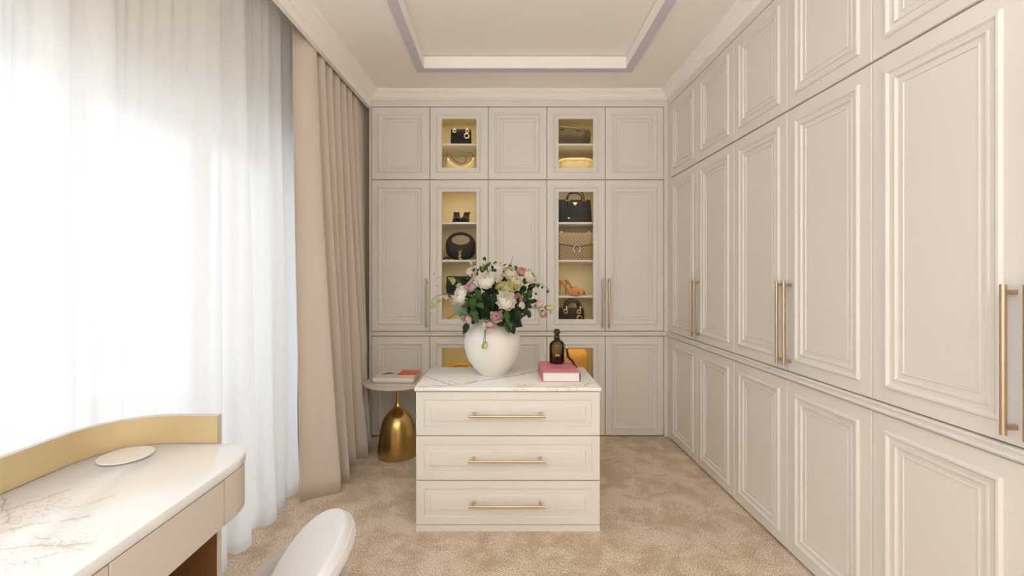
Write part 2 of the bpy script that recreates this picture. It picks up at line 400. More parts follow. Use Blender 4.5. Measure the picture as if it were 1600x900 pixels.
MB().box(2.0, 2.1, -2.6, 4.28, 0, CZ).box(1.46, 2.0, -2.6, 0.15, 0, CZ).build('wall_right', paint, kind='structure')
WY0, WY1, WZ0, WZ1 = 0.25, 3.45, 0.05, 2.26     # window opening
MB().box(-1.9, -1.75, -2.6, WY0, 0, 3.3).box(-1.9, -1.75, WY1, 4.28, 0, 3.3).box(-1.9, -1.75, WY0, WY1, WZ1, 3.3)\
    .box(-1.9, -1.75, WY0, WY1, 0, WZ0).build('wall_left', wall_m, kind='structure')
win = thing('window_1', 'wide white framed sliding window behind the sheer curtain', 'window', (-1.83, (WY0+WY1)/2, WZ0))
del win['category']; win['kind'] = 'structure'
fm = MB()
for a, b in ((WY0, WY0+0.05), (WY1-0.05, WY1)): fm.box(-1.88, -1.78, a, b, WZ0, WZ1)
fm.box(-1.88, -1.78, WY0+0.05, WY1-0.05, WZ0, WZ0+0.05).box(-1.88, -1.78, WY0+0.05, WY1-0.05, WZ1-0.05, WZ1)
fr_ = fm.build('frame', white_frame, win, world=True); fr_['kind'] = 'structure'
ys = [WY0+0.05, 1.05, 1.85, 2.65, WY1-0.05]
for i in range(4):
    if i: MB().box(-1.87, -1.79, ys[i]-0.035, ys[i]+0.035, WZ0+0.05, WZ1-0.05).build('mullion', white_frame, win, world=True)
    MB().box(-1.832, -1.826, ys[i]+(0.035 if i else 0), ys[i+1]-(0.035 if i < 3 else 0), WZ0+0.05, WZ1-0.05).build('glass', pane, win, world=True)
MB().box(-4.6, -1.9, -1.5, 5.5, -0.12, -0.02).build('exterior_terrace', mat('pale_terrace', (0.7, 0.68, 0.65), 0.7, var=0.05), kind='structure')

# tray frame in the ceiling
def ring_boxes(mb, x0, x1, y0, y1, wd, z0, z1):
    return mb.box(x0, x0+wd, y0, y1, z0, z1).box(x1-wd, x1, y0, y1, z0, z1).box(x0+wd, x1-wd, y1-wd, y1, z0, z1).box(x0+wd, x1-wd, y0, y0+wd, z0, z1)
ring_boxes(MB(), TL, TR, TF, TB, 0.062, 2.976, 2.982).build('trim_1', ringm, kind='structure', smooth=False)
ring_boxes(MB(), TL+0.001, TR-0.001, TF+0.001, TB-0.001, 0.0625, 2.982, 3.069).build('trim_2', ceil_m, kind='structure', smooth=False)

# crown moulding: profile (out from wall, down from ceiling) swept along the wall line with mitres
def sweep(path, prof, zt, closed=False):
    rings = []
    for i, p in enumerate(path):
        p = Vector(p)
        d1 = (p-Vector(path[i-1])).normalized() if i else None
        d2 = (Vector(path[i+1])-p).normalized() if i < len(path)-1 else None
        n1 = Vector((d1.y, -d1.x)) if d1 else None; n2 = Vector((d2.y, -d2.x)) if d2 else None
        n = n1 if n2 is None else (n2 if n1 is None else (n1+n2)/(1+n1.dot(n2)))
        rings.append([(p.x+n.x*o, p.y+n.y*o, zt-dn) for o, dn in prof])
    return rings
crown = [(0, 0), (0.078, 0), (0.078, 0.010), (0.070, 0.014), (0.068, 0.022), (0.058, 0.027), (0.045, 0.036), (0.034, 0.048), (0.028, 0.056), (0.020, 0.058), (0.018, 0.064), (0.010, 0.067), (0.008, 0.074), (0, 0.075)]
MB().rings(sweep([(xf(-2.5), -2.5), (xf(YB), YB), (xr(YB), YB), (xr(0.2), 0.2)], crown, CZ)).build('trim_3', ceil_m, kind='structure', ang=0.5)
# fascia that hides the curtain track
fa = [(xf(-2.5), -2.5), (xf(YB), YB-0.002), (xf(YB)-0.03, YB-0.002), (xf(-2.5)-0.03, -2.5)]
MB().plate(fa, 2.858, 3.30).build('trim_4', ceil_m, kind='structure')
# ------------------------------------------------------------------ fitted cabinets
D = 0.509
ZU, ZM, ZL = (2.240, 2.868), (0.919, 2.232), (0.012, 0.873)
SOLID = [(0, -0.004), (0.0025, 0), (0.056, 0), (0.057, 0.004), (0.062, 0.009), (0.069, 0.0095), (0.075, 0.005), (0.077, 0.002), (0.090, -0.001), (0.094, -0.002),
         (0.0955, 0.003), (0.100, 0.0035), (0.103, -0.001), (0.105, -0.005), (0.122, -0.0055), (0.124, -0.002), (0.128, -0.002), (0.130, -0.006), (0.132, -0.005)]
GLAZE = [(0, -0.004), (0.0025, 0), (0.056, 0), (0.057, 0.004), (0.062, 0.008), (0.068, 0.008), (0.074, 0.003), (0.077, 0.0), (0.098, -0.001), (0.101, -0.003)]
def door_mesh(mb, x0, x1, z0, z1, prof, th=0.022, opening=False):
    rs = [[(x0+i, -p, z0+i), (x1-i, -p, z0+i), (x1-i, -p, z1-i), (x0+i, -p, z1-i)] for i, p in prof]
    back = [(x0, th, z0), (x1, th, z0), (x1, th, z1), (x0, th, z1)]
    if not opening: return mb.rings([back]+rs)
    i = prof[-1][0]
    hole = [(x0+i, th, z0+i), (x1-i, th, z0+i), (x1-i, th, z1-i), (x0+i, th, z1-i)]
    return mb.rings([hole, back]+rs+[hole], False, False)
def add_handle(door, x, zlo, zhi, r=0.0078):
    mb = MB().tube([(x, -0.036, zlo), (x, -0.036, zhi)], r, 12)
    for z in (zlo+0.022, zhi-0.022): mb.rbox(x-0.007, x+0.007, -0.036, 0.0005, z-0.007, z+0.007, 0.002)
    return mb.build('handle', brass, door)
def add_door(root, k, zr, glazed=False, side=None, hz=(0.95, 1.376)):
    g = 0.002
    d = door_mesh(MB(), k*D+g, (k+1)*D-g, zr[0], zr[1], GLAZE if glazed else SOLID, opening=glazed).build('door', paint, root, ang=0.35)
    if glazed:
        MB().box(k*D+0.098, (k+1)*D-0.098, 0.009, 0.013, zr[0]+0.098, zr[1]-0.098).build('glass_pane', pane, d)
    if side: add_handle(d, (k+1)*D-0.028 if side == 'r' else k*D+0.028, hz[0], hz[1])
    return d
def carcass(root, n, zr, glazed=(), deep=0.42, side=()):
    mb = MB(); t = 0.018
    za, zb = zr[0]-0.004, zr[1]+0.004
    if not glazed:
        mb.box(0.0, n*D, 0.026, deep, za, zb)
        return mb.build('carcass', paint, root)
    mb.box(0, n*D, deep-0.01, deep, za, zb).box(0, n*D, 0.026, deep-0.01, za, za+t).box(0, n*D, 0.026, deep-0.01, zb-t, zb)
    for k in range(n+1):
        x = min(max(k*D-t/2, 0), n*D-t); mb.box(x, x+t, 0.026, deep-0.01, za+t, zb-t)
    for k in range(n):
        if k not in glazed: mb.box(k*D+t, (k+1)*D-t, 0.026, 0.03, za+t, zb-t)
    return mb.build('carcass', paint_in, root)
SHELVES = {'u': [2.561], 'm': [1.8715, 1.5405, 1.2255]}
def shelf(root, k, z):
    return MB().rbox(k*D+0.0095, (k+1)*D-0.0095, 0.034, 0.409, z-0.018, z, 0.0015, 1).build('shelf', paint, root)

xb0 = -1.163                  # left end of the back run
units = [(0, [None], 'far left column of the back wall'), (1, ['g', None], 'behind the flowers'), (3, ['g', None], 'right of the flowers')]
handles_m = {0: 'r', 3: 'r', 4: 'l'}
for k0, cols, where in units:
    gl = [i for i, c in enumerate(cols) if c == 'g']
    for zr, nm, key, lab in ((ZU, 'overhead_cabinet', 'u', 'overhead cabinet'), (ZM, 'wardrobe', 'm', 'tall cabinet'), (ZL, 'base_cabinet', 'l', 'base cabinet')):
        r = thing(nm, 'cream panelled %s%s, %s' % (lab, ' with one glass door' if gl else '', where), 'cabinet', (xb0+k0*D, YB, 0))
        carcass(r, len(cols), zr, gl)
        for i, c in enumerate(cols):
            add_door(r, i, zr, c == 'g', handles_m.get(k0+i) if key == 'm' else None)
            if c == 'g':
                for z in SHELVES.get(key, []): shelf(r, i, z)
RZ = -PI/2+0.0116
rights = [(3.762, 'in the far right corner'), (3.762-2*D, 'halfway along the right wall'), (3.762-4*D, 'nearest the camera on the right wall')]
for u, (y0, where) in enumerate(rights):
    for zr, nm, lab in ((ZU, 'overhead_cabinet', 'overhead cabinet'), (ZM, 'wardrobe', 'tall wardrobe'), (ZL, 'base_cabinet', 'base cabinet')):
        r = thing(nm, 'cream two-door panelled %s %s' % (lab, where), 'cabinet', (xr(y0), y0, 0), RZ)
        carcass(r, 2, zr, deep=0.5)
        for i in range(2): add_door(r, i, zr, False, ('r', 'l')[i] if nm == 'wardrobe' else None)

# fixed trims of the fitted run: top filler, corner filler, middle rail
MB().box(xb0, xr(YB)-0.001, YB+0.001, YB+0.3, 2.873, CZ-0.001).build('trim_5', paint, kind='structure')
MB().plate([(xr(YB), YB), (xr(0.2), 0.2), (xr(0.2)+0.3, 0.2), (xr(YB)+0.3, YB)], 2.873, CZ-0.001).build('trim_6', paint, kind='structure')
MB().box(xb0+5*D+0.002, xr(YB)+0.02, YB+0.001, YB+0.05, 0.0, 2.873).box(xr(3.766)+0.001, xr(3.766)+0.05, 3.764, YB+0.001, 0, 2.873).build('trim_7', paint, kind='structure')
rail = [(0.0, 0.0), (0.010, 0.001), (0.012, 0.006), (0.010, 0.012), (0.006, 0.014), (0.006, 0.020), (0.013, 0.022), (0.015, 0.028), (0.012, 0.035), (0.002, 0.0375), (0, 0.038), (-0.02, 0.038), (-0.02, 0)]
MB().rings(sweep([(xb0, YB), (xr(YB), YB), (xr(0.2), 0.2)], rail, 0.915)).build('trim_8', paint, kind='structure', ang=0.5)
MB().box(xb0-0.018, xb0-0.001, YB+0.001, YB+0.44, 0, CZ-0.001).build('trim_9', paint, kind='structure')

# warm strips under shelves and under the cabinet tops
def strip(x, z, power):
    area('shelf_light', (x, YB+0.075, z), (0, 0, 0), 0.40, 0.015, power, (1.0, 0.84, 0.46))
for k, pw in ((1, 1.0), (3, 1.0)):
    cx = xb0+(k+0.5)*D
    for z, p_ in ((2.850, 0.6), (2.540, 0.38), (2.212, 0.6), (1.850, 0.26), (1.519, 0.34), (1.204, 0.34), (0.853, 0.45)):
        strip(cx, z, p_*pw*1.0)

# ------------------------------------------------------------------ island chest of drawers
X0, X1, Y0, Y1 = -0.487, 0.520, 2.41, 2.935
isd = thing('chest_of_drawers', 'cream island chest with three wide drawers and a white marble top', 'chest of drawers', ((X0+X1)/2, (Y0+Y1)/2, 0))
MB().box(X0, X1, Y0+0.024, Y1, 0.0, 0.768).box(X0, X1, Y0+0.003, Y0+0.024, 0.0, 0.034).build('body', paint, isd, world=True)
DP = [(0, -0.003), (0.002, 0), (0.043, 0), (0.0435, -0.005), (0.046, -0.0065), (0.049, -0.004), (0.054, -0.003), (0.078, -0.004), (0.081, 0.002), (0.085, 0.003)]
zs = [(0.0375, 0.2765), (0.2815, 0.5205), (0.5255, 0.7645)]
for i, (za, zb) in enumerate(zs):
    dr = door_mesh(MB(), X0, X1, za, zb, DP).v
    mb = MB(); door_mesh(mb, X0, X1, za, zb, DP)
    mb.v = [Vector((q.x, q.y+Y0, q.z)) for q in mb.v]
    d = mb.build('drawer', paint, isd, world=True, ang=0.35)
    zc = (za+zb)/2-0.004
    h = MB().tube([(-0.196, Y0-0.034, zc), (0.219, Y0-0.034, zc)], 0.0065, 12)
    for x in (-0.170, 0.193): h.rbox(x-0.008, x+0.008, Y0-0.036, Y0+0.006, zc-0.003, zc+0.014, 0.002)
    h.build('handle', brass, d, world=True)
MB().rbox(-0.495, 0.526, 2.40, 2.945, 0.770, 0.790, 0.003).build('marble_top', marble_island, isd, world=True)

# ------------------------------------------------------------------ vase
VC = Vector((-0.0775, 2.735, 0.79))
vase = thing('vase', 'large round white ceramic vase standing on the marble island', 'vase', VC)
vp = [(0.070, 0.001), (0.078, 0.0), (0.083, 0.008), (0.100, 0.027), (0.122, 0.053), (0.146, 0.087), (0.162, 0.122), (0.172, 0.16), (0.176, 0.19), (0.175, 0.215), (0.168, 0.245), (0.152, 0.275), (0.128, 0.302), (0.108, 0.320), (0.096, 0.332), (0.092, 0.342), (0.090, 0.347), (0.086, 0.348), (0.083, 0.342), (0.087, 0.33), (0.10, 0.315), (0.14, 0.275), (0.163, 0.22), (0.163, 0.17), (0.13, 0.08), (0.07, 0.02)]
MB().lathe(vp, 64).build('vase_body', ceramic, vase, ang=1.2)

# ------------------------------------------------------------------ flowers
rnd = random.Random(5)
MOUTH = Vector((VC.x, VC.y, 1.135))
def axis_matrix(pos, ax, roll=0.0):
    ax = Vector(ax).normalized(); q = Vector((0, 0, 1)).rotation_difference(ax)
    return Matrix.Translation(pos) @ q.to_matrix().to_4x4() @ Matrix.Rotation(roll, 4, 'Z')
def bloom(R, n, seed, a_in, a_out, wide=0.75, ruffle=0.06, curl=0.12, squash=0.9, M=None, rmin=0.35):
    rd = random.Random(seed); mb = MB()
    for i in range(n):
        t = i/(n-1) if n > 1 else 1
        ph = i*2.39996+rd.uniform(-0.2, 0.2)
        rho = R*(rmin+(1-rmin)*t**0.8)*rd.uniform(0.93, 1.05)
        top = a_in+(a_out-a_in)*t+rd.uniform(-0.10, 0.10)
        wdt = wide*(1.25-0.35*t)*rd.uniform(0.85, 1.1); k1 = rd.uniform(0, 6)
        def fn(u, v, rho=rho, top=top, ph=ph, wdt=wdt, k1=k1, t=t):
            uu = u*2-1
            th = 2.55+(top-2.55)*v + 0.05*uu*uu*v*(1+t)
            edge = max(0, v-0.6)/0.4
            r = rho*(1+curl*edge*edge*t+ruffle*edge*math.sin(uu*4.5+k1)+ruffle*0.6*math.sin(uu*9+k1*2)*edge)
            r *= (1-0.04*uu*uu)
            w_ = wdt*min(1, (0.35+1.1*v))*(1-0.10*edge*edge)
            az = ph+uu*w_
            return (r*math.sin(th)*math.cos(az), r*math.sin(th)*math.sin(az), squash*r*math.cos(th))
        mb.grid(fn, 6, 6, M)
    return mb
def stem_path(pos, ax, mouth_off=(0, 0)):
    pos = Vector(pos); ax = Vector(ax).normalized()
    m = MOUTH+Vector((mouth_off[0], mouth_off[1], -0.01))
    c = pos-ax*((pos-m).length*0.45)
    if c.z < m.z+0.01 and (Vector((c.x, c.y))-Vector((m.x, m.y))).length > 0.05: c.z = m.z+0.03
    pts = bez(pos, c, m, 8)
    pts.append(Vector((MOUTH.x+mouth_off[0]*0.8, MOUTH.y+mouth_off[1]*0.8, 1.0)))
    return pts
def moff(pos):
    d = Vector((pos.x-MOUTH.x, pos.y-MOUTH.y)); 
    if d.length > 1e-6: d = d.normalized()*min(0.055, 0.02+d.length*0.2)
    return (d.x, d.y)
def flower(name, label, px, py, dy, rpx, ax, kind, seed, mats, group=None, n=None):
    pos = P(px, py, VC.y+dy); R = rpx*(VC.y+dy)/F
    r = thing(name, label, 'flower', pos)
    M = axis_matrix(pos, ax, seed)
    if kind == 'peony':
        bloom(R*1.05, n or 46, seed, 0.10, 1.42, 0.62, 0.10, 0.12, 0.90, M, 0.20).build('bloom', mats, r, world=True, recalc=False, ang=3)
    elif kind == 'rose':
        bloom(R*1.05, n or 20, seed, 0.40, 1.25, 0.85, 0.05, 0.20, 1.05, M, 0.2).build('bloom', mats, r, world=True, recalc=False, ang=3)
    elif kind == 'bud':
        bloom(R, n or 9, seed, 0.12, 0.3, 1.1, 0.02, 0.05, 1.6, M, 0.5).build('bloom', mats, r, world=True, recalc=False, ang=3)
    elif kind == 'anemone':
        bloom(R, 9, seed, 1.0, 1.25, 0.5, 0.05, 0.05, 0.55, M, 0.8).build('bloom', mats, r, world=True, recalc=False, ang=3)
        MB().ball((0, 0, R*0.12), (R*0.20, R*0.20, R*0.18), 12, M).build('flower_centre', darkc, r, world=True, label='black flower centre')
    a = Vector(ax).normalized()
    base = pos-a*R*(0.6 if kind != 'bud' else 1.2)
    MB().tube(stem_path(base, a, moff(pos)), 0.0018, 6).build('stem', stemm, r, world=True)
    if kind in ('rose', 'bud'):
        sp = MB()
        for i in range(5):
            ang = i*2*PI/5
            def fn(u, v, ang=ang):
                uu = (u*2-1)*0.28*(1-v)*R; th = 2.9-1.3*v
                rr = R*1.06
                return (rr*math.sin(th)*math.cos(ang)-uu*math.sin(ang), rr*math.sin(th)*math.sin(ang)+uu*math.cos(ang), rr*math.cos(th)*(1.1 if kind == 'rose' else 1.5))
            sp.grid(fn, 2, 4, M)
        sp.build('sepals', leafm, r, world=True, recalc=False)
    return r
flower('white_peony', 'full white peony facing front, low centre right of the bouquet', 791, 470.5, -0.20, 14.5, (0.10, -1, 0.45), 'peony', 1, petalw)
flower('white_peony', 'big white peony highest in the middle of the bouquet', 759, 438, -0.13, 15.5, (-0.25, -0.8, 0.75), 'peony', 2, petalw)
flower('white_peony', 'white peony at left of bouquet beside the black quilted bag', 720, 463, -0.10, 14, (-0.9, -0.7, 0.3), 'peony', 3, petalw)
flower('cream_peony', 'cream peony right of the black-centred anemone', 799, 427, -0.05, 14, (0.2, -0.6, 0.9), 'peony', 4, petalc)
flower('cream_peony', 'smaller cream peony just above the green hydrangea', 806, 439.5, -0.13, 10, (0.3, -0.9, 0.55), 'peony', 5, petalc, n=26)
flower('cream_peony', 'cream peony at upper right edge of the bouquet', 828.5, 431.5, -0.06, 12, (0.8, -0.5, 0.6), 'peony', 6, petalc)
flower('white_anemone', 'white anemone with a black centre near the bouquet top', 773.5, 423, -0.10, 13, (0.0, -1, 0.35), 'anemone', 7, petalw)
flower('white_rose', 'small white rose at upper left of bouquet below a bag', 738, 424, -0.02, 8.5, (-0.35, -0.5, 0.9), 'rose', 8, petalw)
flower('white_rose', 'little white bloom tucked below the pink rose at right', 815, 477, -0.14, 5.5, (0.5, -0.8, -0.1), 'rose', 9, petalw)
flower('pink_rose', 'open pink lisianthus facing front over the vase rim', 775.5, 494.5, -0.21, 9, (0.08, -1, 0.15), 'rose', 10, petalp)
flower('pink_rose', 'pink lisianthus hanging down in front of the vase', 764.5, 509.5, -0.215, 6.8, (0.0, -0.8, -0.6), 'rose', 11, petalp)
flower('pink_rose', 'pink lisianthus drooping at left above the vase shoulder', 731, 501, -0.13, 8.2, (-0.8, -0.7, -0.25), 'rose', 12, petalp)
flower('pink_rose', 'dusty pink lisianthus right of the low white peony', 809, 466, -0.13, 7, (0.4, -0.9, 0.2), 'rose', 13, petald)
flower('pink_rose', 'deep pink lisianthus between the two upper cream peonies', 816, 424, -0.07, 7, (0.3, -0.6, 0.7), 'rose', 14, petald)
flower('pink_rose', 'pale lilac lisianthus above the left white peony', 736, 448, -0.11, 8.5, (-0.4, -0.8, 0.5), 'rose', 15, petall)
flower('pink_rose', 'pale lilac bloom low behind the left white peony', 727, 451, -0.08, 6, (-0.6, -0.7, 0.4), 'rose', 16, petall)
flower('pink_bud', 'half-open pink bud on a long stem at far right of bouquet', 842.5, 475, -0.06, 5.2, (0.8, -0.4, 0.35), 'bud', 17, petalp)
flower('pink_rose', 'pink lisianthus drooping at far right of the bouquet', 849, 491, -0.06, 6.4, (0.5, -0.6, -0.7), 'rose', 18, petald, n=12)
flower('green_bud', 'pale green bud at the right tip of the bouquet', 858.5, 481, -0.05, 5, (0.9, -0.3, -0.1), 'bud', 19, budm)
flower('green_bud', 'slim pale green bud upright beside the hanging pink lisianthus', 757, 507, -0.20, 3.3, (-0.05, -0.6, -0.9), 'bud', 20, budm)
flower('green_bud', 'pale green bud dangling lowest on the front of the vase', 758.5, 539.5, -0.215, 3.6, (0.05, -0.25, -1), 'bud', 21, budm)
flower('green_bud', 'narrow green bud dangling lowest, left one of the pair', 755, 541, -0.215, 2.6, (-0.12, -0.25, -1), 'bud', 23, leafl)
flower('green_bud', 'tiny green bud at upper left of the open pink lisianthus', 768.5, 489, -0.20, 2.8, (-0.2, -0.7, 0.5), 'bud', 22, budm)

def hydrangea(px, py, dy, rx, rz, label):
    pos = P(px, py, VC.y+dy); k = (VC.y+dy)/F; r = thing('green_hydrangea', label, 'flower', pos); mb = MB(); rd = random.Random(3)
    for i in range(75):
        th = math.acos(1-1.15*(i+0.5)/75); ph = i*2.39996
        dvec = Vector((math.sin(th)*math.cos(ph), math.sin(th)*math.sin(ph), math.cos(th)))
        M0 = axis_matrix(pos, (0.05, -0.9, 0.45))
        ctr = M0 @ Vector((dvec.x*rx*k*rd.uniform(0.8, 1.1), dvec.y*rz*k*rd.uniform(0.8, 1.1), dvec.z*rz*k*rd.uniform(0.5, 1.0))); nrm = (M0.to_3x3() @ dvec)+Vector([rd.uniform(-0.8, 0.8) for _ in range(3)])
        Mf = axis_matrix(ctr, nrm, rd.uniform(0, 6))
        for q in range(4):
            a = q*PI/2; l = 0.0105*rd.uniform(0.8, 1.2)
            ca, sa = math.cos(a), math.sin(a)
            pts = [(0, 0, 0)]+[(ca*l*x-sa*l*y, sa*l*x+ca*l*y, z*l) for x, y, z in ((0.5, -0.48, 0.12), (0.95, -0.3, 0.05), (1.1, 0, -0.1), (0.95, 0.3, 0.05), (0.5, 0.48, 0.12))]
            mb.add(pts, [(0, 1, 2), (0, 2, 3), (0, 3, 4), (0, 4, 5)], Mf)
    mb.build('bloom', hydr, r, world=True, recalc=False, smooth=False)
    MB().tube(stem_path(pos+Vector((0, 0.02, -0.01)), (0, -0.3, 0.9), moff(pos)), 0.0025, 6).build('stem', stemm, r, world=True)
hydrangea(793, 449, -0.15, 17, 10, 'yellow green hydrangea head in the middle right of the bouquet')

# leaves: a few shared meshes, one object per leaf
def leaf_mesh(name, m, wd, pw, lobes=0, fold=0.18, droop=0.15):
    mb = MB()
    def fn(u, v):
        uu = u*2-1
        wl = wd*(math.sin(PI*min(1, v**pw))**0.85+0.02)
        if lobes: wl *= 1+0.22*math.cos(v*lobes*2*PI)
        return (uu*wl, v, fold*abs(uu)*wl*1.5-droop*v*v+0.02*math.sin(v*9+uu*2))
    mb.grid(fn, 4, 8)
    o = mb.build(name, m, recalc=False, ang=3); me = o.data; bpy.data.objects.remove(o); return me
LEAF = {'d': leaf_mesh('dark_leaf', leafd, 0.30, 0.9), 'D': leaf_mesh('lobed_leaf', leafd, 0.36, 0.85, 3), 'm': leaf_mesh('mid_leaf', leafm, 0.33, 0.8),
        'l': leaf_mesh('light_leaf', leafl, 0.36, 0.8), 't': leaf_mesh('grey_leaf', leaft, 0.42, 0.75), 'r': leaf_mesh('round_leaf', leafm, 0.42, 0.85), 'n': leaf_mesh('narrow_leaf', leafm, 0.13, 0.9),
        'L': leaf_mesh('lobed_mid_leaf', leafm, 0.42, 0.75, 3)}
LEAFN = {}
def leaf(root, kind, base, tip, nrm=(0, -1, 0.4)):
    base, tip = Vector(base), Vector(tip); y = tip-base; l = y.length; y.normalize()
    l *= 0.62 if kind == 'L' else 0.84; n = Vector(nrm)-y*Vector(nrm).dot(y); n.normalize(); x = y.cross(n)
    M = Matrix(((x.x, y.x, n.x, base.x), (x.y, y.y, n.y, base.y), (x.z, y.z, n.z, base.z), (0, 0, 0, 1))) @ Matrix.Scale(l, 4)
    o = bpy.data.objects.new('leaf', LEAF[kind]); C.objects.link(o); o.parent = root
    o.matrix_local = ROOTM[root.name] @ M
    return o
def sprig(label, pts, leaves, name='leafy_sprig', cat='foliage', sm=stemm, r=0.0016, to_mouth=True):
    """pts: (px, py, dy) from tip back to the vase; leaves: (kind, base pick, tip pick)"""
    w_ = spline([P(a, b, VC.y+c) for a, b, c in pts], 4)
    root = thing(name, label, cat, w_[0])
    path = w_
    if to_mouth:
        mo = moff(w_[-1]); m = MOUTH+Vector((mo[0], mo[1], -0.01))
        path = w_+bez(w_[-1], (w_[-1]+m)/2+Vector((0, 0, 0.02)), m, 4)[1:]+[Vector((MOUTH.x+mo[0]*0.8, MOUTH.y+mo[1]*0.8, 1.0))]
    MB().tube(path, r, 6).build('stem', sm, root, world=True)
    for k, b, t in leaves:
        rr = random.Random(int(b[0]*7+t[1]*13))
        leaf(root, k, P(b[0], b[1], VC.y+b[2]), P(t[0], t[1], VC.y+t[2]), (rr.uniform(-0.5, 0.5), -1, rr.uniform(0.1, 0.8)))
    return root
sprig('dark green foliage filling the centre of the bouquet', [(755, 470, -0.15), (758, 490, -0.12)],
      [('d', (755, 486, -.13), (744, 462, -.16)), ('d', (757, 484, -.13), (756, 452, -.17)), ('d', (760, 488, -.14), (772, 457, -.17)), ('d', (758, 492, -.14), (742, 478, -.18)), ('d', (760, 494, -.14), (752, 470, -.2)),
       ('d', (764, 494, -.14), (768, 468, -.2)), ('d', (752, 498, -.14), (738, 488, -.18)), ('d', (766, 498, -.14), (780, 478, -.19)), ('d', (758, 500, -.14), (760, 476, -.21)), ('d', (748, 490, -.12), (732, 470, -.15)), ('D', (770, 492, -.12), (776, 452, -.14)), ('d', (776, 500, -.12), (790, 486, -.17)), ('d', (770, 500, -.12), (748, 455, -.13))])
def filler(label, cx_, cy_, rx_, ry_, dy, n, kinds, seed, lo=9, hi=17, bias=(0, 0)):
    rd_ = random.Random(seed); lv = []
    for i in range(n):
        a = rd_.uniform(0, 2*PI); q = rd_.random()**0.5
        bx_, by_ = cx_+rx_*q*math.cos(a), cy_+ry_*q*math.sin(a)
        l = rd_.uniform(lo, hi); th = math.atan2(by_-494+bias[1], bx_-768+bias[0])+rd_.uniform(-0.9, 0.9)
        d0 = dy+rd_.uniform(-0.03, 0.05)
        lv.append((rd_.choice(kinds), (bx_, by_, d0), (bx_+l*math.cos(th), by_+l*math.sin(th), d0+rd_.uniform(-0.05, 0.03))))
    return sprig(label, [(cx_, cy_, dy+0.02), ((cx_+768)/2, (cy_+494)/2, dy+0.04)], lv)
filler('small dark leaves behind the upper white peonies', 760, 450, 30, 26, -0.04, 26, 'ddmD', 31)
filler('small dark leaves between the low white peony and the vase', 784, 492, 22, 12, -0.13, 22, 'dddm', 32)
filler('small green leaves at left between peony and vase rim', 738, 485, 18, 16, -0.11, 22, 'dmmt', 33)
filler('small dark leaves right of the hydrangea', 815, 462, 16, 24, -0.06, 24, 'dddm', 34)
filler('small dark green leaves under the big top white peony', 766, 460, 24, 14, -0.09, 34, 'dddm', 36, 8, 15)
filler('small mixed green leaves in front at left of centre', 742, 478, 14, 20, -0.17, 26, 'mmdL', 37, 8, 14)
filler('tiny light leaves sprinkled among the upper flowers', 775, 428, 42, 16, -0.08, 14, 'lmr', 35, 4, 8)
sprig('fresh green lobed leaves left of the bouquet centre', [(735, 466, -0.19), (745, 485, -0.16)],
      [('L', (741, 478, -.18), (729, 462, -.22)), ('L', (744, 470, -.18), (734, 455, -.20)), ('L', (742, 484, -.18), (731, 478, -.22)), ('m', (746, 474, -.18), (757, 482, -.23)), ('L', (748, 490, -.18), (736, 492, -.21)), ('m', (745, 465, -.17), (752, 452, -.19)), ('m', (738, 484, -.18), (744, 500, -.21)), ('m', (742, 492, -.18), (747, 508, -.20))])
sprig('big dark pointed leaves on the right over the vase rim', [(806, 490, -0.15), (790, 494, -0.13)],
      [('D', (789, 494, -.15), (822, 512, -.17)), ('d', (792, 488, -.15), (818, 478, -.16)), ('D', (790, 498, -.15), (812, 490, -.2)), ('d', (786, 490, -.14), (804, 474, -.18)), ('D', (797, 496, -.16), (823, 492, -.18)), ('d', (800, 480, -.14), (812, 462, -.16)), ('d', (794, 502, -.15), (806, 525, -.19))])
sprig('broad green leaf drooping over the right shoulder of the vase', [(796, 503, -0.18), (788, 498, -0.15)],
      [('d', (794, 500, -.18), (806, 525, -.20)), ('m', (792, 502, -.18), (797, 524, -.21)), ('d', (792, 500, -.17), (783, 512, -.2))])
sprig('pale green narrow leaves below the low white peony', [(791, 488, -0.21), (788, 497, -0.16)],
      [('n', (790, 486, -.22), (787, 500, -.23)), ('n', (792, 488, -.22), (794, 512, -.24)), ('n', (788, 490, -.22), (783, 503, -.23)), ('n', (791, 484, -.22), (798, 500, -.23)), ('n', (790, 490, -.22), (791, 505, -.24))])
sprig('grey green ivy-like leaves at lower left of the bouquet', [(709, 484, -0.10), (722, 487, -0.12), (738, 492, -0.12)],
      [('t', (722, 484, -.12), (704, 476, -.13)), ('t', (723, 486, -.12), (705, 490, -.14)), ('t', (730, 488, -.12), (719, 503, -.15)), ('t', (732, 486, -.12), (716, 484, -.15)), ('m', (735, 492, -.12), (724, 496, -.15))])
sprig('dark narrow leaves hanging left of the vase shoulder', [(730, 512, -0.13), (735, 502, -0.12)],
      [('d', (731, 504, -.14), (724, 524, -.15)), ('n', (733, 506, -.14), (729, 522, -.16)), ('d', (737, 506, -.15), (746, 497, -.17)), ('n', (726, 510, -.13), (723, 527, -.14))])
sprig('upright bright green leaves at the very top of the bouquet', [(757, 403, -0.06), (760, 415, -0.05), (762, 440, -0.05)],
      [('L', (758, 424, -.06), (760, 408, -.08)), ('m', (761, 420, -.06), (767, 407, -.08)), ('l', (758, 420, -.06), (754, 410, -.08)), ('r', (757, 407, -.06), (757, 400, -.08)), ('m', (764, 424, -.05), (769, 412, -.07))])
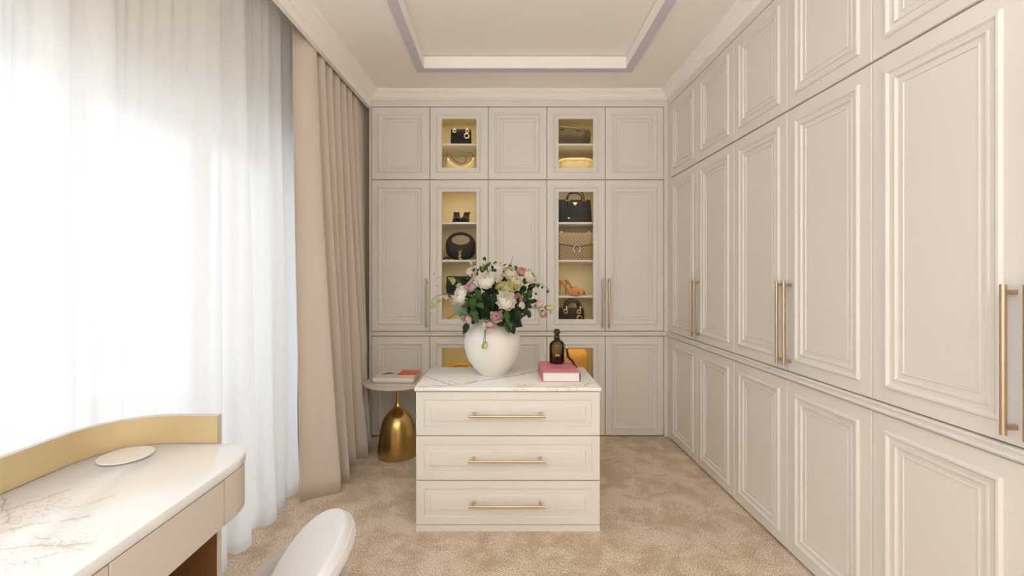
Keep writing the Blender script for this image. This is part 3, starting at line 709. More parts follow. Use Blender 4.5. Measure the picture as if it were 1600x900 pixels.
sprig('round dark green leaves on sprays at right of the bouquet', [(857, 452, 0), (842, 442, -0.02), (826, 450, -0.06), (808, 470, -0.08)],
      [('r', (833, 441, -.04), (834, 452, -.06)), ('r', (823, 462, -.08), (832, 452, -.09)), ('d', (815, 462, -.08), (817, 447, -.10)), ('r', (822, 460, -.08), (821, 473, -.10)), ('r', (828, 458, -.06), (829, 468, -.08)), ('d', (812, 460, -.08), (824, 445, -.10)), ('r', (841, 443, -.02), (840, 451, -.03)), ('r', (848, 451, 0), (846, 446, -.01)), ('r', (855, 453, 0), (857, 459, -.01)), ('d', (818, 458, -.08), (826, 470, -.10)), ('d', (810, 455, -.08), (815, 470, -.1)), ('r', (836, 457, -.02), (839, 462, -.03)), ('m', (816, 455, -.1), (820, 462, -.13))])
sprig('pale green heart-shaped leaf held out at upper left of bouquet', [(706, 434, -0.02), (718, 440, -0.04), (732, 458, -0.06)],
      [('l', (707, 433, -.02), (708, 447, -.04)), ('l', (719, 442, -.05), (714, 456, -.06)), ('l', (704, 437, -.02), (700, 432, -.03))])
sprig('trailing tendril with light green leaves at far left of bouquet', [(672, 480, 0.0), (676, 468, 0.0), (688, 461, -0.02), (706, 460, -0.05), (728, 474, -0.08)],
      [('l', (675, 472, 0), (674, 485, -.01)), ('l', (686, 467, -.01), (683, 476, -.02)), ('l', (677, 474, 0), (679, 484, -.01)), ('l', (686, 467, -.01), (688, 474, -.02)), ('m', (700, 462, -.04), (706, 474, -.06)), ('l', (673, 488, 0), (675, 492, -.01))])
sprig('thin curling tendril with tiny leaves at upper left of bouquet', [(677, 441, 0.0), (684, 434, 0.0), (692, 433, -0.02), (704, 440, -0.04), (728, 460, -0.07)],
      [('l', (670, 441, 0), (667, 443, -.01)), ('l', (679, 429, 0), (676, 427, -.01)), ('l', (690, 436, 0), (691, 441, -.01)), ('l', (683, 446, 0), (681, 448, -.01))], r=0.0010)
sprig('leafy side shoot carrying buds at right of the bouquet', [(862, 484, -0.05), (846, 481, -0.07), (824, 484, -0.10), (806, 488, -0.12)],
      [('d', (824, 484, -.10), (828, 499, -.12)), ('m', (822, 486, -.10), (818, 496, -.12)), ('d', (830, 482, -.1), (824, 474, -.11)), ('l', (844, 484, -.06), (843, 492, -.08)), ('l', (858, 486, -.05), (863, 491, -.06)), ('l', (857, 478, -.05), (863, 482, -.06)), ('d', (820, 484, -.11), (832, 497, -.13))])
def plume(label, pts, rad, n, seed):
    w_ = [P(a, b, VC.y+c) for a, b, c in pts]; rd = random.Random(seed)
    r = thing('astilbe', label, 'flower', w_[0])
    path = []
    for i in range(len(w_)-1):
        for q in range(6): path.append(w_[i].lerp(w_[i+1], q/6))
    mo = moff(w_[-1]); m = MOUTH+Vector((mo[0], mo[1], -0.01))
    MB().tube(path+bez(w_[-1], (w_[-1]+m)/2+Vector((0, 0, 0.02)), m, 4)+[Vector((MOUTH.x+mo[0]*0.8, MOUTH.y+mo[1]*0.8, 1.0))], 0.0013, 6).build('stem', twigm, r, world=True)
    mb = MB(); L_ = max(2, int(len(path)*0.75))
    for i in range(n):
        t = rd.random(); c = path[int(t*(L_-1))]; rr = rad*(0.25+0.9*t)
        p = c+Vector([rd.gauss(0, rr*0.55) for _ in range(3)])
        mb.ball(p, rd.uniform(0.0016, 0.0032), 5)
        if i % 4 == 0: mb.tube([c, p], 0.0006, 4)
    mb.build('plume', astil, r, world=True, kind='stuff')
plume('dusty pink feathery astilbe plume pointing left over the tendril', [(690, 463, -0.06), (706, 469, -0.07), (720, 478, -0.09), (735, 486, -0.10)], 0.018, 170, 1)
plume('dusty pink astilbe plume above the left white peony', [(736, 410, -0.03), (742, 430, -0.08), (736, 442, -0.09), (745, 455, -0.10)], 0.020, 170, 2)
plume('thin reddish twig with tiny buds highest at right of the bouquet', [(801, 401, 0.0), (798, 413, -0.01), (792, 420, -0.02), (790, 436, -0.04)], 0.010, 60, 3)
plume('dusty pink plume between anemone and cream peony', [(786, 426, -0.08), (783, 434, -0.10), (780, 446, -0.11), (776, 460, -0.10)], 0.020, 130, 4)

# ------------------------------------------------------------------ pink book, bottle, tassel
bx0, bx1, by0, by1, bz0, bz1 = 0.2165, 0.432, 2.525, 2.857, 0.7905, 0.8462
bk = thing('book', 'thick pink hardback book lying on the marble island under the bottle', 'book', ((bx0+bx1)/2, (by0+by1)/2, bz0))
MB().rbox(bx0, bx1, by0, by1, bz0, bz0+0.004, 0.0012).rbox(bx0, bx1, by0, by1, bz1-0.004, bz1, 0.0012).rbox(bx0, bx0+0.004, by0, by1, bz0+0.001, bz1-0.001, 0.0012).build('cover', pinkcover, bk, world=True)
MB().box(bx0+0.005, bx1-0.005, by0+0.004, by1-0.004, bz0+0.004, bz1-0.004).build('pages', pages, bk, world=True)
tm = MB(); rd = random.Random(4); x = bx0+0.035
while x < bx1-0.045:
    wl = rd.uniform(0.004, 0.009); y_ = 2.622
    tm.box(x, x+0.0016, y_, y_+rd.uniform(0.010, 0.016), bz1, bz1+0.0004)
    tm.box(x, x+wl, y_+rd.uniform(0, 0.006), y_+rd.uniform(0.007, 0.009), bz1, bz1+0.0004); x += wl+0.0035
tm.box(bx0+0.075, bx1-0.075, 2.665, 2.669, bz1, bz1+0.0004)
tm.build('title_print', ink, bk, world=True)
BC = Vector((0.330, 2.80, bz1+0.0003))
bt = thing('bottle', 'dark amber glass bottle with a round stopper standing on the pink book', 'bottle', BC)
MB().lathe([(0.030, 0.0015), (0.040, 0.0), (0.0455, 0.006), (0.0475, 0.015), (0.0475, 0.105), (0.0455, 0.120), (0.038, 0.132), (0.026, 0.140), (0.018, 0.146), (0.0165, 0.150), (0.0165, 0.166),
            (0.0135, 0.166), (0.0135, 0.148), (0.022, 0.139), (0.036, 0.129), (0.043, 0.118), (0.0445, 0.105), (0.0445, 0.015), (0.040, 0.006), (0.030, 0.004)], 40).build('glass', amber, bt, ang=0.9)
MB().lathe([(0.020, 0.0065), (0.038, 0.0075), (0.0425, 0.016), (0.0425, 0.052), (0.020, 0.0525)], 32).build('liquid', glass_mat('brown_oil', 0.6, (0.45, 0.26, 0.06)), bt)
MB().lathe([(0.012, 0.152), (0.0165, 0.1665), (0.019, 0.1675), (0.019, 0.174), (0.012, 0.177), (0.014, 0.181), (0.019, 0.187), (0.0215, 0.196), (0.0205, 0.205), (0.016, 0.212), (0.008, 0.2165), (0.001, 0.2175)], 28).build('stopper', stopper, bt, ang=1)
lb = MB()
def lab(u, v):
    a = -PI/2-0.05+(u-0.5)*0.62; return (0.0478*math.cos(a), 0.0478*math.sin(a), 0.050+v*0.014)
lb.grid(lab, 8, 1); lb.build('label', mat('gold_label', (0.36, 0.24, 0.09), 0.4, 0.5, var=0.1, vscale=200), bt, recalc=False)
cordp = [BC+Vector((0.017, -0.006, 0.153)), BC+Vector((0.030, -0.012, 0.142)), BC+Vector((0.046, -0.012, 0.122)), BC+Vector((0.056, -0.014, 0.104))]
MB().tube(cordp, 0.0022, 6).tube([(BC.x+0.0185*math.cos(a), BC.y+0.0185*math.sin(a), BC.z+0.155) for a in [i*2*PI/20 for i in range(20)]], 0.002, 6, True).build('cord', blackthread, bt, world=True)
MB().tube([cordp[-1]+Vector((-0.003, 0, 0.006)), cordp[-1]+Vector((0.004, -0.002, -0.010))], 0.0062, 10).build('bead', goldtrim, bt, world=True, label='gold bead')
ts = MB(); rd = random.Random(9)
s0 = cordp[-1]+Vector((0.003, -0.002, -0.008))
for i in range(30):
    a, b = rd.uniform(-1, 1), rd.uniform(-1, 1)
    e = Vector((bx1-0.002+0.004*a, 2.745+0.012*b, bz1+0.004+abs(a)*0.003))
    m1 = s0.lerp(e, 0.45)+Vector((-0.010+0.006*a, 0.006*b, -0.012)); m2 = s0.lerp(e, 0.8)+Vector((0.002, 0.008*b, -0.005+0.004*a))
    m1.z = max(m1.z, bz1+0.006); m2.z = max(m2.z, bz1+0.005)
    ts.tube([s0+Vector((0.004*a, 0.004*b, 0)), m1, m2, e, e+Vector((0.012+0.003*a, -0.012, -0.016-0.006*abs(b)))], 0.0021, 5)
ts.build('tassel', blackthread, bt, world=True)
sp = MB()
for i in range(9):
    z = bz0+0.006+i*0.0052; sp.box(bx1-0.0045, bx1+0.0015, by0+0.002, by0+0.012+0.004*(i % 3), z, z+0.0045)
sp.box(bx1-0.0045, bx1, by0+0.012, by1, bz0+0.004, bz1-0.004)
sp.build('spine', ink, bk, world=True, label='black spine lining')

# ------------------------------------------------------------------ brass side table and its books
TC = Vector((-0.841, 3.458, 0))
tb = thing('side_table', 'round side table with a bell-shaped brushed gold base by the drapes', 'side table', TC)
MB().lathe([(0.150, 0.0), (0.1565, 0.001), (0.1565, 0.010), (0.151, 0.06), (0.146, 0.11), (0.139, 0.177), (0.127, 0.239), (0.115, 0.272), (0.103, 0.294), (0.085, 0.318), (0.066, 0.338), (0.050, 0.352), (0.036, 0.366), (0.026, 0.379), (0.0196, 0.393), (0.0160, 0.415), (0.0143, 0.437), (0.0127, 0.480), (0.0125, 0.556), (0.05, 0.558)], 64).build('base', gold, tb, ang=0.8)
MB().lathe([(0.2, 0.5585), (0.252, 0.560), (0.2595, 0.564), (0.261, 0.570), (0.2595, 0.575), (0.255, 0.577)], 72).build('tabletop', marble_table, tb, ang=0.8)
def flatbook(label, x0, x1, y0, y1, z0, z1, cm, rot=0, name='book'):
    r = thing(name, label, 'book', ((x0+x1)/2, (y0+y1)/2, z0), rot)
    a, b, h = (x1-x0)/2, (y1-y0)/2, z1-z0; t = 0.0022
    MB().rbox(-a, a, -b, b, 0, t, 0.0008, 1).rbox(-a, a, -b, b, h-t, h, 0.0008, 1).rbox(-a, -a+t, -b, b, 0.0005, h-0.0005, 0.0006, 1).build('cover', cm, r)
    MB().box(-a+t, a-0.003, -b+0.003, b-0.003, t, h-t).build('pages', pages, r)
    return r, a, b, h
z0 = 0.5775
flatbook('thin grey-backed white book at the bottom of the stack on the side table', -1.000, -0.700, 3.372, 3.600, z0, z0+0.011, greycover)
wb, a, b, h = flatbook('thick white book with a dark printed shape, under the coral book', -1.010, -0.695, 3.368, 3.598, z0+0.0114, z0+0.042, whitecover, -0.02)
bow = MB()
for sgn, sc_ in ((-1, 1.0), (1, 0.8)):
    pts = [(-0.02+sgn*x*sc_, 0.04+y*sc_) for x, y in ((0.005, 0.0), (0.03, 0.014), (0.055, 0.034), (0.075, 0.028), (0.100, -0.022), (0.112, -0.05), (0.07, -0.035), (0.04, -0.024), (0.012, -0.012))]
    bow.plate(pts, h, h+0.0004)
bow.build('cover_print', ink, wb, label='dark wing-like print')
rbk, a, b, h = flatbook('small coral red book lying on the white books on the side table', -0.832, -0.685, 3.392, 3.576, z0+0.0424, z0+0.0584, redcover, -0.02)
ln = MB(); q = 0.020
for dx in (q,):
    ln.box(-a+dx, a-dx, -b+dx, -b+dx+0.003, h, h+0.0004).box(-a+dx, a-dx, b-dx-0.003, b-dx, h, h+0.0004).box(-a+dx, -a+dx+0.003, -b+dx+0.003, b-dx-0.003, h, h+0.0004).box(a-dx-0.003, a-dx, -b+dx+0.003, b-dx-0.003, h, h+0.0004)
ln.box(-0.025, 0.03, 0.01, 0.014, h, h+0.0004).box(-0.018, 0.024, -0.004, -0.001, h, h+0.0004)
ln.build('cover_print', redline, rbk)

# ------------------------------------------------------------------ curtains
def drape():
    y0, y1, lam = 2.70, 3.79, 0.14
    def fn(u, v):
        z = 0.004+v*3.2; t = max(0.0, 1-z/2.95)
        s_ = u*20.4                       # half-wave count along the heading
        if s_ < 1: y = y0+0.14*s_
        else: y = y0+0.14+(s_-1)*0.0655
        ph = -PI/2+PI*s_
        am = (0.045+0.05*t)*(0.80+0.25*math.sin(1.7*math.floor((s_)/2)+0.5)*t+0.1)
        if y > 3.3 and 0.45 < z < 0.75: am *= 0.9
        wv = math.sin(ph); wv = math.copysign(abs(wv)**0.75, wv)
        xc = -1.258+0.10*t**1.3+0.006*math.sin(s_*2.3+z*1.5)*t
        yy = y+0.022*math.cos(ph)*(1 if s_ > 0.5 else 0.2)*t+0.02*t*math.sin(s_*0.9)*(1-u)
        k = smooth01(3.70, 3.80, yy)      # last folds added back in the recess beside the cabinets, to darken the gap
        am *= 1-0.62*k; xc += (-1.262-xc)*k
        return (xc+am*wv, yy, z)
    mb = MB().grid(fn, 306, 28)
    o = mb.build('drape', drapem, None, recalc=False, ang=3)
    md = o.modifiers.new('thick', 'SOLIDIFY'); md.thickness = 0.0025
    return tag(o, 'heavy beige linen drape gathered beside the back cabinets', 'curtain')
drape()
def sheer_x(Y):
    return -1.365-0.165*smooth01(2.2, 1.72, Y) if Y < 2.2 else -1.365-0.035*smooth01(2.55, 2.75, Y)
sh = thing('sheer_curtain', 'long white sheer curtain covering the bright window', 'curtain', (-1.4, 1.6, 0))
def sheer_fn(u, v, off=0.0):
    Y = 0.08+u*2.92; z = 0.006+v*3.22; t = max(0.0, 1-z/2.97)
    k = u*25
    ph = 2*PI*(k+0.55*math.sin(k*0.61)+0.35*math.sin(k*1.37+1.0))*0.5
    fine = math.sin(2*PI*u*46+2*math.sin(u*30))
    lo = 0.052 if Y > 1.85 else 0.026+0.019*smooth01(1.7, 1.85, Y)
    amp = 0.016+(lo-0.016)*smooth01(0, 0.8, t)
    x = sheer_x(Y)+amp*math.sin(ph)+0.35*amp*math.sin(ph*0.53+1.3+0.4*z)+0.007*fine*(1-smooth01(0.0, 0.45, t))
    flare = smooth01(0.82, 1.0, t)*0.018*math.sin(ph*0.5+0.7)
    return (x+flare+off, Y-0.022*math.sin(2*ph)*t+0.006*math.sin(z*1.5+k), z)
MB().grid(sheer_fn, 560, 26).build('fabric', sheerm, sh, world=True, recalc=False, ang=3)
MB().grid(lambda u, v: sheer_fn(u, v*0.014, 0.0015), 560, 2).build('hem', sheerm, sh, world=True, recalc=False, ang=3)
hd = MB().grid(lambda u, v: sheer_fn(u, 0.975+v*0.025, 0.0015), 560, 2).build('heading_tape', sheerm, sh, world=True, recalc=False, ang=3)
# ------------------------------------------------------------------ vanity desk
def dd(x, y): return (x*DSK, y*DSK)
dz = 0.78
desk = thing('vanity_desk', 'beige vanity desk with a curved gold rim and white marble top', 'desk', (-1.16, 1.0, 0))
xa, xbk = -0.925*DSK, -1.475*DSK                  # front edge, back edge
ye, yn = 1.684*DSK, 0.30                          # far end, near end
def arc(cx, cy, r, a0, a1, n=10, ry=None):
    return [(cx+r*math.cos(a0+(a1-a0)*i/n), cy+(ry or r)*math.sin(a0+(a1-a0)*i/n)) for i in range(n+1)]
rc, rb_ = 0.13, 0.20
top = arc(xa-rc, ye-rc*1.25, rc, 0, PI/2, 12, rc*1.25)+arc(xbk+rb_, ye-rb_, rb_, PI/2, PI, 14)+arc(xbk+rb_, yn+rb_, rb_, PI, 1.5*PI, 14)+arc(xa-rc, yn+rc*1.25, rc, 1.5*PI, 2*PI, 12, rc*1.25)
def top_mesh(out, z0, z1, r=0.003):
    n = len(out); rings = []
    cx = sum(p[0] for p in out)/n; cy = sum(p[1] for p in out)/n
    def ins(d): return [(x+(cx-x)/math.hypot(cx-x, cy-y)*d, y+(cy-y)/math.hypot(cx-x, cy-y)*d) for x, y in out]
    return MB().rings([[(x, y, z) for x, y in ins(d)] for d, z in ((r, z0), (0, z0+r), (0, z1-r), (r*0.3, z1-r*0.3), (r, z1))])
top_mesh(top, dz-0.030, dz).build('tabletop', marble_desk, desk, world=True, ang=0.7)
# rim: strip that wraps the back and both ends
rim_c = [(-1.10*DSK, ye+0.001)]+[(x, y) for x, y in arc(xbk+rb_-0.001, ye-rb_+0.001, rb_, PI/2, PI, 16)]+[(xbk-0.001, 1.0)]+arc(xbk+rb_-0.001, yn+rb_-0.001, rb_, PI, 1.5*PI, 16)+[(-1.10*DSK, yn-0.001)]
def offs(path, d):
    out = []
    for i, p in enumerate(path):
        a = Vector(path[max(0, i-1)]); b = Vector(path[min(len(path)-1, i+1)]); t = (b-a).normalized(); n = Vector((t.y, -t.x))
        out.append((p[0]+n.x*d, p[1]+n.y*d))
    return out
sg = 1
oo = offs(rim_c, 0.024)
if oo[8][0] > rim_c[8][0]: oo = offs(rim_c, -0.024); sg = -1
zt = dz+0.1015
def band(p1, p2, za, zb): return MB().rings([[(a[0], a[1], za), (a[0], a[1], zb), (b[0], b[1], zb), (b[0], b[1], za)] for a, b in zip(p1, p2)])
band(offs(rim_c, 0.004*sg), oo, dz-0.19, zt).build('rim', deskpaint, desk, world=True)
band(rim_c, offs(rim_c, 0.0039*sg), dz+0.0005, zt-0.003).build('rim_lining', rimgold, desk, world=True, label='satin gold inner face of the rim')
# apron: rounded corner pieces, two drawers
za, zb = dz-0.030-0.003-0.148, dz-0.033
yc1, yc2 = 1.455*DSK, 1.032*DSK
corner = arc(xa-rc-0.002, ye-rc*1.25-0.002, rc, 0, PI/2, 12, rc*1.25)+[(-1.07, ye-0.002), (-1.07, ye-0.03), (xa-0.03, yc1+0.03), (xa-0.03, yc1+0.002)]
corner = [(xa-0.002, yc1+0.002)]+corner
MB().plate(corner, za, zb).build('corner_panel', deskpaint, desk, world=True)
MB().box(-1.40, xa-0.024, 0.45, yc1, zb-0.012, zb+0.003).box(-1.40, xa-0.024, 0.5, yc1, za+0.002, za+0.012).build('frame', deskpaint, desk, world=True)
for p0, p1 in ((yc2+0.002, yc1-0.002), (0.55, yc2-0.002)):
    MB().rbox(xa-0.022, xa-0.002, p0, p1, za, zb-0.002, 0.0015, 1).box(-1.32, xa-0.022, p0+0.01, p1-0.01, za+0.014, zb-0.016).build('drawer', deskpaint, desk, world=True)
for yy, sgn in ((1.452*DSK, 1), (0.52, -1)):
    pn = MB().box(-1.40, xa-0.022, yy, yy+0.020, 0, za).build('end_panel', deskpaint, desk, world=True)
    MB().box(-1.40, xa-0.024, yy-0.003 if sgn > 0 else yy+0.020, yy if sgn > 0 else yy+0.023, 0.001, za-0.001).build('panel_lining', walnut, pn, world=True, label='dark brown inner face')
MB().box(-1.418, -1.40, 0.52, 1.452*DSK+0.02, 0.0, za).build('back_panel', deskpaint, desk, world=True)
cx, cy = -1.337*DSK, 1.554*DSK
disc = thing('marble_disc', 'thin round white marble disc lying on the desk near the gold rim', 'coaster', (cx, cy, dz))
MB().lathe([(0.068, 0.0003), (0.0685, 0.0045), (0.0775, 0.0047), (0.078, 0.0075), (0.077, 0.0085)], 64).build('disc', marble('disc_marble', (0.76, 0.72, 0.68), (0.5, 0.42, 0.36), [((-0.05, 0.03), (-0.01, 0.05), 0.002, 0.4), ((0.01, 0.0), (0.05, -0.02), 0.002, 0.4)], [((0, 0), 0.09, 0.15)], 0.3), disc)

# ------------------------------------------------------------------ chair pulled up to the desk
CY = math.radians(-161)
dvec = Vector((math.cos(CY), math.sin(CY), 0)); evec = Vector((-dvec.y, dvec.x, 0))
pc = Vector((-0.582, 1.239, 0.567)); seat_c = Vector((pc.x, pc.y, 0))+dvec*0.20
ch = thing('armchair', 'pale grey upholstered tub chair with an oval back pad at the desk', 'chair', (seat_c.x, seat_c.y, 0), CY)
# local frame: +x is the way the chair faces, +y is its left
rec = math.radians(44)
Mp = Matrix.Translation((-0.20, 0, pc.z)) @ Matrix.Rotation(rec-PI/2, 4, 'Y').inverted() if False else None
wv_ = Vector((-math.sin(rec), 0, math.cos(rec))); nv_ = Vector((math.cos(rec), 0, math.sin(rec))); ey = Vector((0, 1, 0))
def padring(sa, sb, off, n=48):
    return [Vector((-0.20, 0, pc.z))+ey*(sa*math.cos(2*PI*j/n))+wv_*(sb*math.sin(2*PI*j/n))+nv_*(off+0.10*(sa*math.cos(2*PI*j/n))**2/0.21) for j in range(n)]
A, B = 0.203, 0.179
pr = [(0.04, -0.002), (0.35, -0.002), (0.70, -0.001), (0.92, 0.001), (0.97, -0.001), (0.995, -0.008), (1.0, -0.018), (1.0, -0.034), (0.985, -0.044), (0.95, -0.051), (0.70, -0.056), (0.05, -0.058)]
pad = MB().rings([padring(A*k, B*k, o) for k, o in pr]).build('back_pad', chairfab, ch, ang=1.2)
MB().tube(padring(A*1.003, B*1.003, -0.027, 64), 0.0028, 6, True).build('piping', chairfab, pad)
def shell(u, v, off):
    dev = (u-0.5)*2*105                      # degrees away from the middle of the back; the sides fall steeply to the front
    a = math.radians(180+dev)
    hgt = 0.548-0.095*(abs(dev)/85)**3
    z = 0.14+v*(hgt-0.14)
    r = 0.255+0.035*v+off
    return (r*math.cos(a)-0.045, r*math.sin(a), z)
n_ = 40; rr_ = []
for i in range(n_+1):
    u = i/n_; ring = [shell(u, v, 0.0) for v in (0, 0.3, 0.6, 0.9)]+[tuple(Vector(shell(u, 1.0, -0.008)))]+[tuple(Vector(shell(u, 1.02, -0.022)))]+[shell(u, v, -0.045) for v in (0.97, 0.6, 0.3, 0)]
    rr_.append(ring)
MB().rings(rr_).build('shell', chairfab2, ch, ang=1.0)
MB().rings([sup(0.20*k, 0.20*k, z, 36, 2.4, 0.0) for k, z in ((0.9, 0.30), (0.98, 0.305), (1.0, 0.33), (1.0, 0.38), (0.97, 0.405), (0.85, 0.415), (0.3, 0.42), (0.02, 0.42))]).build('seat', chairfab, ch, ang=1.2)
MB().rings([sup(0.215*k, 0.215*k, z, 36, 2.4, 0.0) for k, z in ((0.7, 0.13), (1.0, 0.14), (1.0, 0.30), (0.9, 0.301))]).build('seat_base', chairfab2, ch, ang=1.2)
for sx in (-1, 1):
    for sy in (-1, 1):
        MB().tube([(sx*0.13, sy*0.13, 0.14), (sx*0.16, sy*0.16, 0.0)], [0.013, 0.009], 12).build('leg', brass, ch)

# ------------------------------------------------------------------ bags and shoes behind the glass
YI = YB+0.15                  # usual depth of the things on the shelves
K = YI/F                      # metres per photo pixel there
def bx(px): return (px-VX)*K
def bz(py): return CAMZ-(py-HY)*K
SU, SM1, SM2, SM3 = 2.5618, 1.8723, 1.5413, 1.2263     # shelf tops
FU, FM, FL = 2.2548, 0.9338, 0.026                       # cabinet floors
def body(mb, rings, e=3.2, n=32):
    mb.rings([sup(a, b, z, n, e, cx, cy) for (a, b, z, cx, cy) in rings]); return mb
def torus(mb, c, R, r, n=20, m=8, tilt=None):
    M = Matrix.Translation(c) @ (tilt or Matrix.Rotation(PI/2, 4, 'X'))
    return mb.tube([(R*math.cos(2*PI*i/n), R*math.sin(2*PI*i/n), 0) for i in range(n)], r, m, True, M)
def quilt_seams(mb, x0, x1, z0, z1, y, st, r=0.0012):
    k = x0-(z1-z0)
    while k < x1:
        for s_ in (1, -1):
            pts = []
            for i in range(13):
                t = i/12; x = k+t*(z1-z0); z = z0+t*(z1-z0) if s_ > 0 else z1-t*(z1-z0)
                if x0 <= x <= x1: pts.append((x, y, z))
            if len(pts) > 1: mb.tube(pts, r, 4)
        k += st
    return mb

# 1 black mini bag with silver rings
cx = bx(720.5); w2, h_ = 0.093, 0.155
b1 = thing('handbag', 'small black box bag with silver ring charms, top left shelf', 'handbag', (cx, YI, SU))
body(MB(), [(w2*0.97, 0.036, 0.0, 0, 0), (w2, 0.040, 0.006, 0, 0), (w2*0.98, 0.036, h_*0.9, 0, 0), (w2*0.94, 0.030, h_, 0, 0)], 7).build('body', blackq, b1, ang=0.7)
quilt_seams(MB(), -w2*0.9, w2*0.9, 0.01, h_*0.9, -0.0385, 0.04).build('quilting', black, b1)
m = MB()
for x in (-0.055, 0.058): m.box(x-0.006, x+0.006, -0.041, -0.034, h_-0.015, h_+0.010)
m.build('handle_tab', silver, b1, label='silver tab')
m = MB(); torus(m, (-0.055, -0.046, h_-0.022), 0.014, 0.0045); m.build('ring', silver, b1, label='silver ring')
m = MB(); torus(m, (0.058, -0.046, h_-0.022), 0.014, 0.0045); m.build('ring', silver, b1, label='silver ring')
m = MB(); torus(m, (0.054, -0.050, h_-0.068), 0.020, 0.007); m.box(0.0525, 0.0595, -0.053, -0.047, h_-0.054, h_-0.030); m.build('charm', silver, b1, label='large silver ring charm')
# 2 cream crescent bag with strap
cx = bx(720)
b2 = thing('handbag', 'small cream crescent bag with a thin dark strap', 'handbag', (cx, YI, FU))
n2 = 28; rr = []
for i in range(n2+1):
    t = i/n2*2-1; x = t*0.122
    zb_, zt2 = 0.06*t*t, 0.135+0.085*abs(t)**1.8
    hz_, cz_ = (zt2-zb_)/2, (zt2+zb_)/2; d = 0.034*(1-0.75*t*t)
    rr.append([(x, d*math.cos(a), cz_+hz_*math.sin(a)) for a in [2*PI*j/14 for j in range(14)]])
MB().rings(rr).build('body', creamg, b2, ang=1.2)
sp_ = [(-0.112, -0.02, 0.200), (-0.122, -0.03, 0.232), (-0.105, -0.04, 0.240), (-0.075, -0.045, 0.205), (-0.04, -0.045, 0.170), (0.0, -0.045, 0.150), (0.035, -0.045, 0.155), (0.05, -0.045, 0.185), (0.055, -0.04, 0.225), (0.078, -0.035, 0.250), (0.105, -0.03, 0.235), (0.112, -0.02, 0.205)]
MB().tube(spline(sp_), 0.0032, 6).build('strap', browng, b2, label='dark brown strap')
m = MB(); torus(m, (-0.110, -0.022, 0.198), 0.007, 0.002); torus(m, (0.112, -0.022, 0.200), 0.007, 0.002); m.build('buckle', goldtrim, b2)
# shoes
def mule(label, loc, rz, hh, mm, group, length=0.215, wd=0.036, peep=True):
    r = thing('shoe', label, 'shoe', loc, rz, group)
    n = 22
    def cz(s_): 
        return 0.004+hh*(1-smooth01(0.02, 0.66, s_))
    def hw(s_): return wd*(0.55+0.35*smooth01(0.15, 0.65, s_))*(1-0.75*smooth01(0.82, 1.0, s_))*(1+0.15*(1-smooth01(0.0, 0.3, s_)))
    rings = []
    for i in range(n+1):
        s_ = i/n; x = s_*length; z = max(0.0045, cz(s_)); h2 = hw(s_)
        rings.append([(x, -h2, z+0.006), (x, -h2*0.85, z-0.004-0.006*(z > 0.01)), (x, h2*0.85, z-0.004-0.006*(z > 0.01)), (x, h2, z+0.006), (x, 0, z+0.003)])
    MB().rings(rings).build('sole', mm, r)
    st = []
    for i in range(11):
        s_ = 0.46+0.46*i/10; x = s_*length; z = cz(s_); h2 = hw(s_)*1.04; hg = 0.046*math.sin(PI*(0.30+0.50*i/10))+0.005
        st.append([(x, -h2*math.cos(a), z+0.002+hg*math.sin(a)) for a in [PI*j/12 for j in range(13)]])
    st2 = [[(p[0], p[1]*0.93, p[2]-0.0025) for p in q] for q in st]
    MB().rings([q+p[::-1] for q, p in zip(st, st2)]).build('strap', mm, r)
    MB().rings([sup(a, b, z, 12, 2.2, xx, 0) for a, b, z, xx in ((0.005, 0.005, 0.0, 0.012), (0.0055, 0.006, hh*0.35, 0.012), (0.009, 0.010, hh*0.75, 0.015), (0.019, 0.017, hh*1.0, 0.022))]).build('heel', mm, r)
    return r
# 3 black pair seen toe first
for i, (px, tl, lab_) in enumerate(((711.5, 0.16, 'black heeled mule, left one of the pair above the round bag'), (729.5, -0.16, 'black heeled mule, right one of the pair above the round bag'))):
    mule(lab_, (bx(px), YI+0.08, SM1), -PI/2+tl, 0.106, black, 'black mules on the left display shelf', wd=0.046, length=0.19)
# 4 round quilted hobo with gold monogram
ox, oz = bx(719.8), SM2
b4 = thing('handbag', 'round black quilted bag with an oval handle hole and gold monogram', 'handbag', (ox, YI, oz))
n4 = 56; rr = []
for i in range(n4):
    t = 2*PI*i/n4; c, s_ = math.cos(t), math.sin(t)
    so = 1.0 if s_ > 0 else 1.0
    eo = 2.15 if s_ > 0 else 2.7
    Ox = 0.136*math.copysign(abs(c)**(2/eo), c); Oz = 0.127+0.127*math.copysign(abs(s_)**(2/eo), s_)
    Ix = 0.083*c; Iz = 0.183+0.043*s_
    dep = 0.018+0.034*max(0, -s_+0.25)
    ring = []
    for j in range(12):
        a = 2*PI*j/12; k = 0.5+0.5*math.cos(a)
        ring.append((Ix+(Ox-Ix)*k, dep*math.sin(a), Iz+(Oz-Iz)*k))
    rr.append(ring)
rr.append(rr[0])
MB().rings(rr, False, False).build('body', blackq, b4, ang=1.3)
q4 = MB()
for sx in (-1, 1):
    for i in range(7):
        x0_ = sx*(0.015+0.02*i)
        pts = [(x0_+sx*0.035*t-0, -(0.043-0.020*abs((x0_+sx*0.035*t)/0.125)**2-0.018*t), 0.015+t*(0.115-0.004*i)) for t in [k/6 for k in range(7)]]
        q4.tube(pts, 0.0013, 4)
        pts = [(x0_-sx*0.035*t, -(0.045-0.020*abs((x0_-sx*0.035*t)/0.125)**2-0.018*t), 0.015+t*(0.105-0.004*i)) for t in [k/6 for k in range(7)]]
        q4.tube(pts, 0.0013, 4)
q4.build('quilting', black, b4)
em = MB(); y_ = -0.060
def stroke(pts, r=0.0032): em.tube([(x, y_, z) for x, z in pts], r, 6)
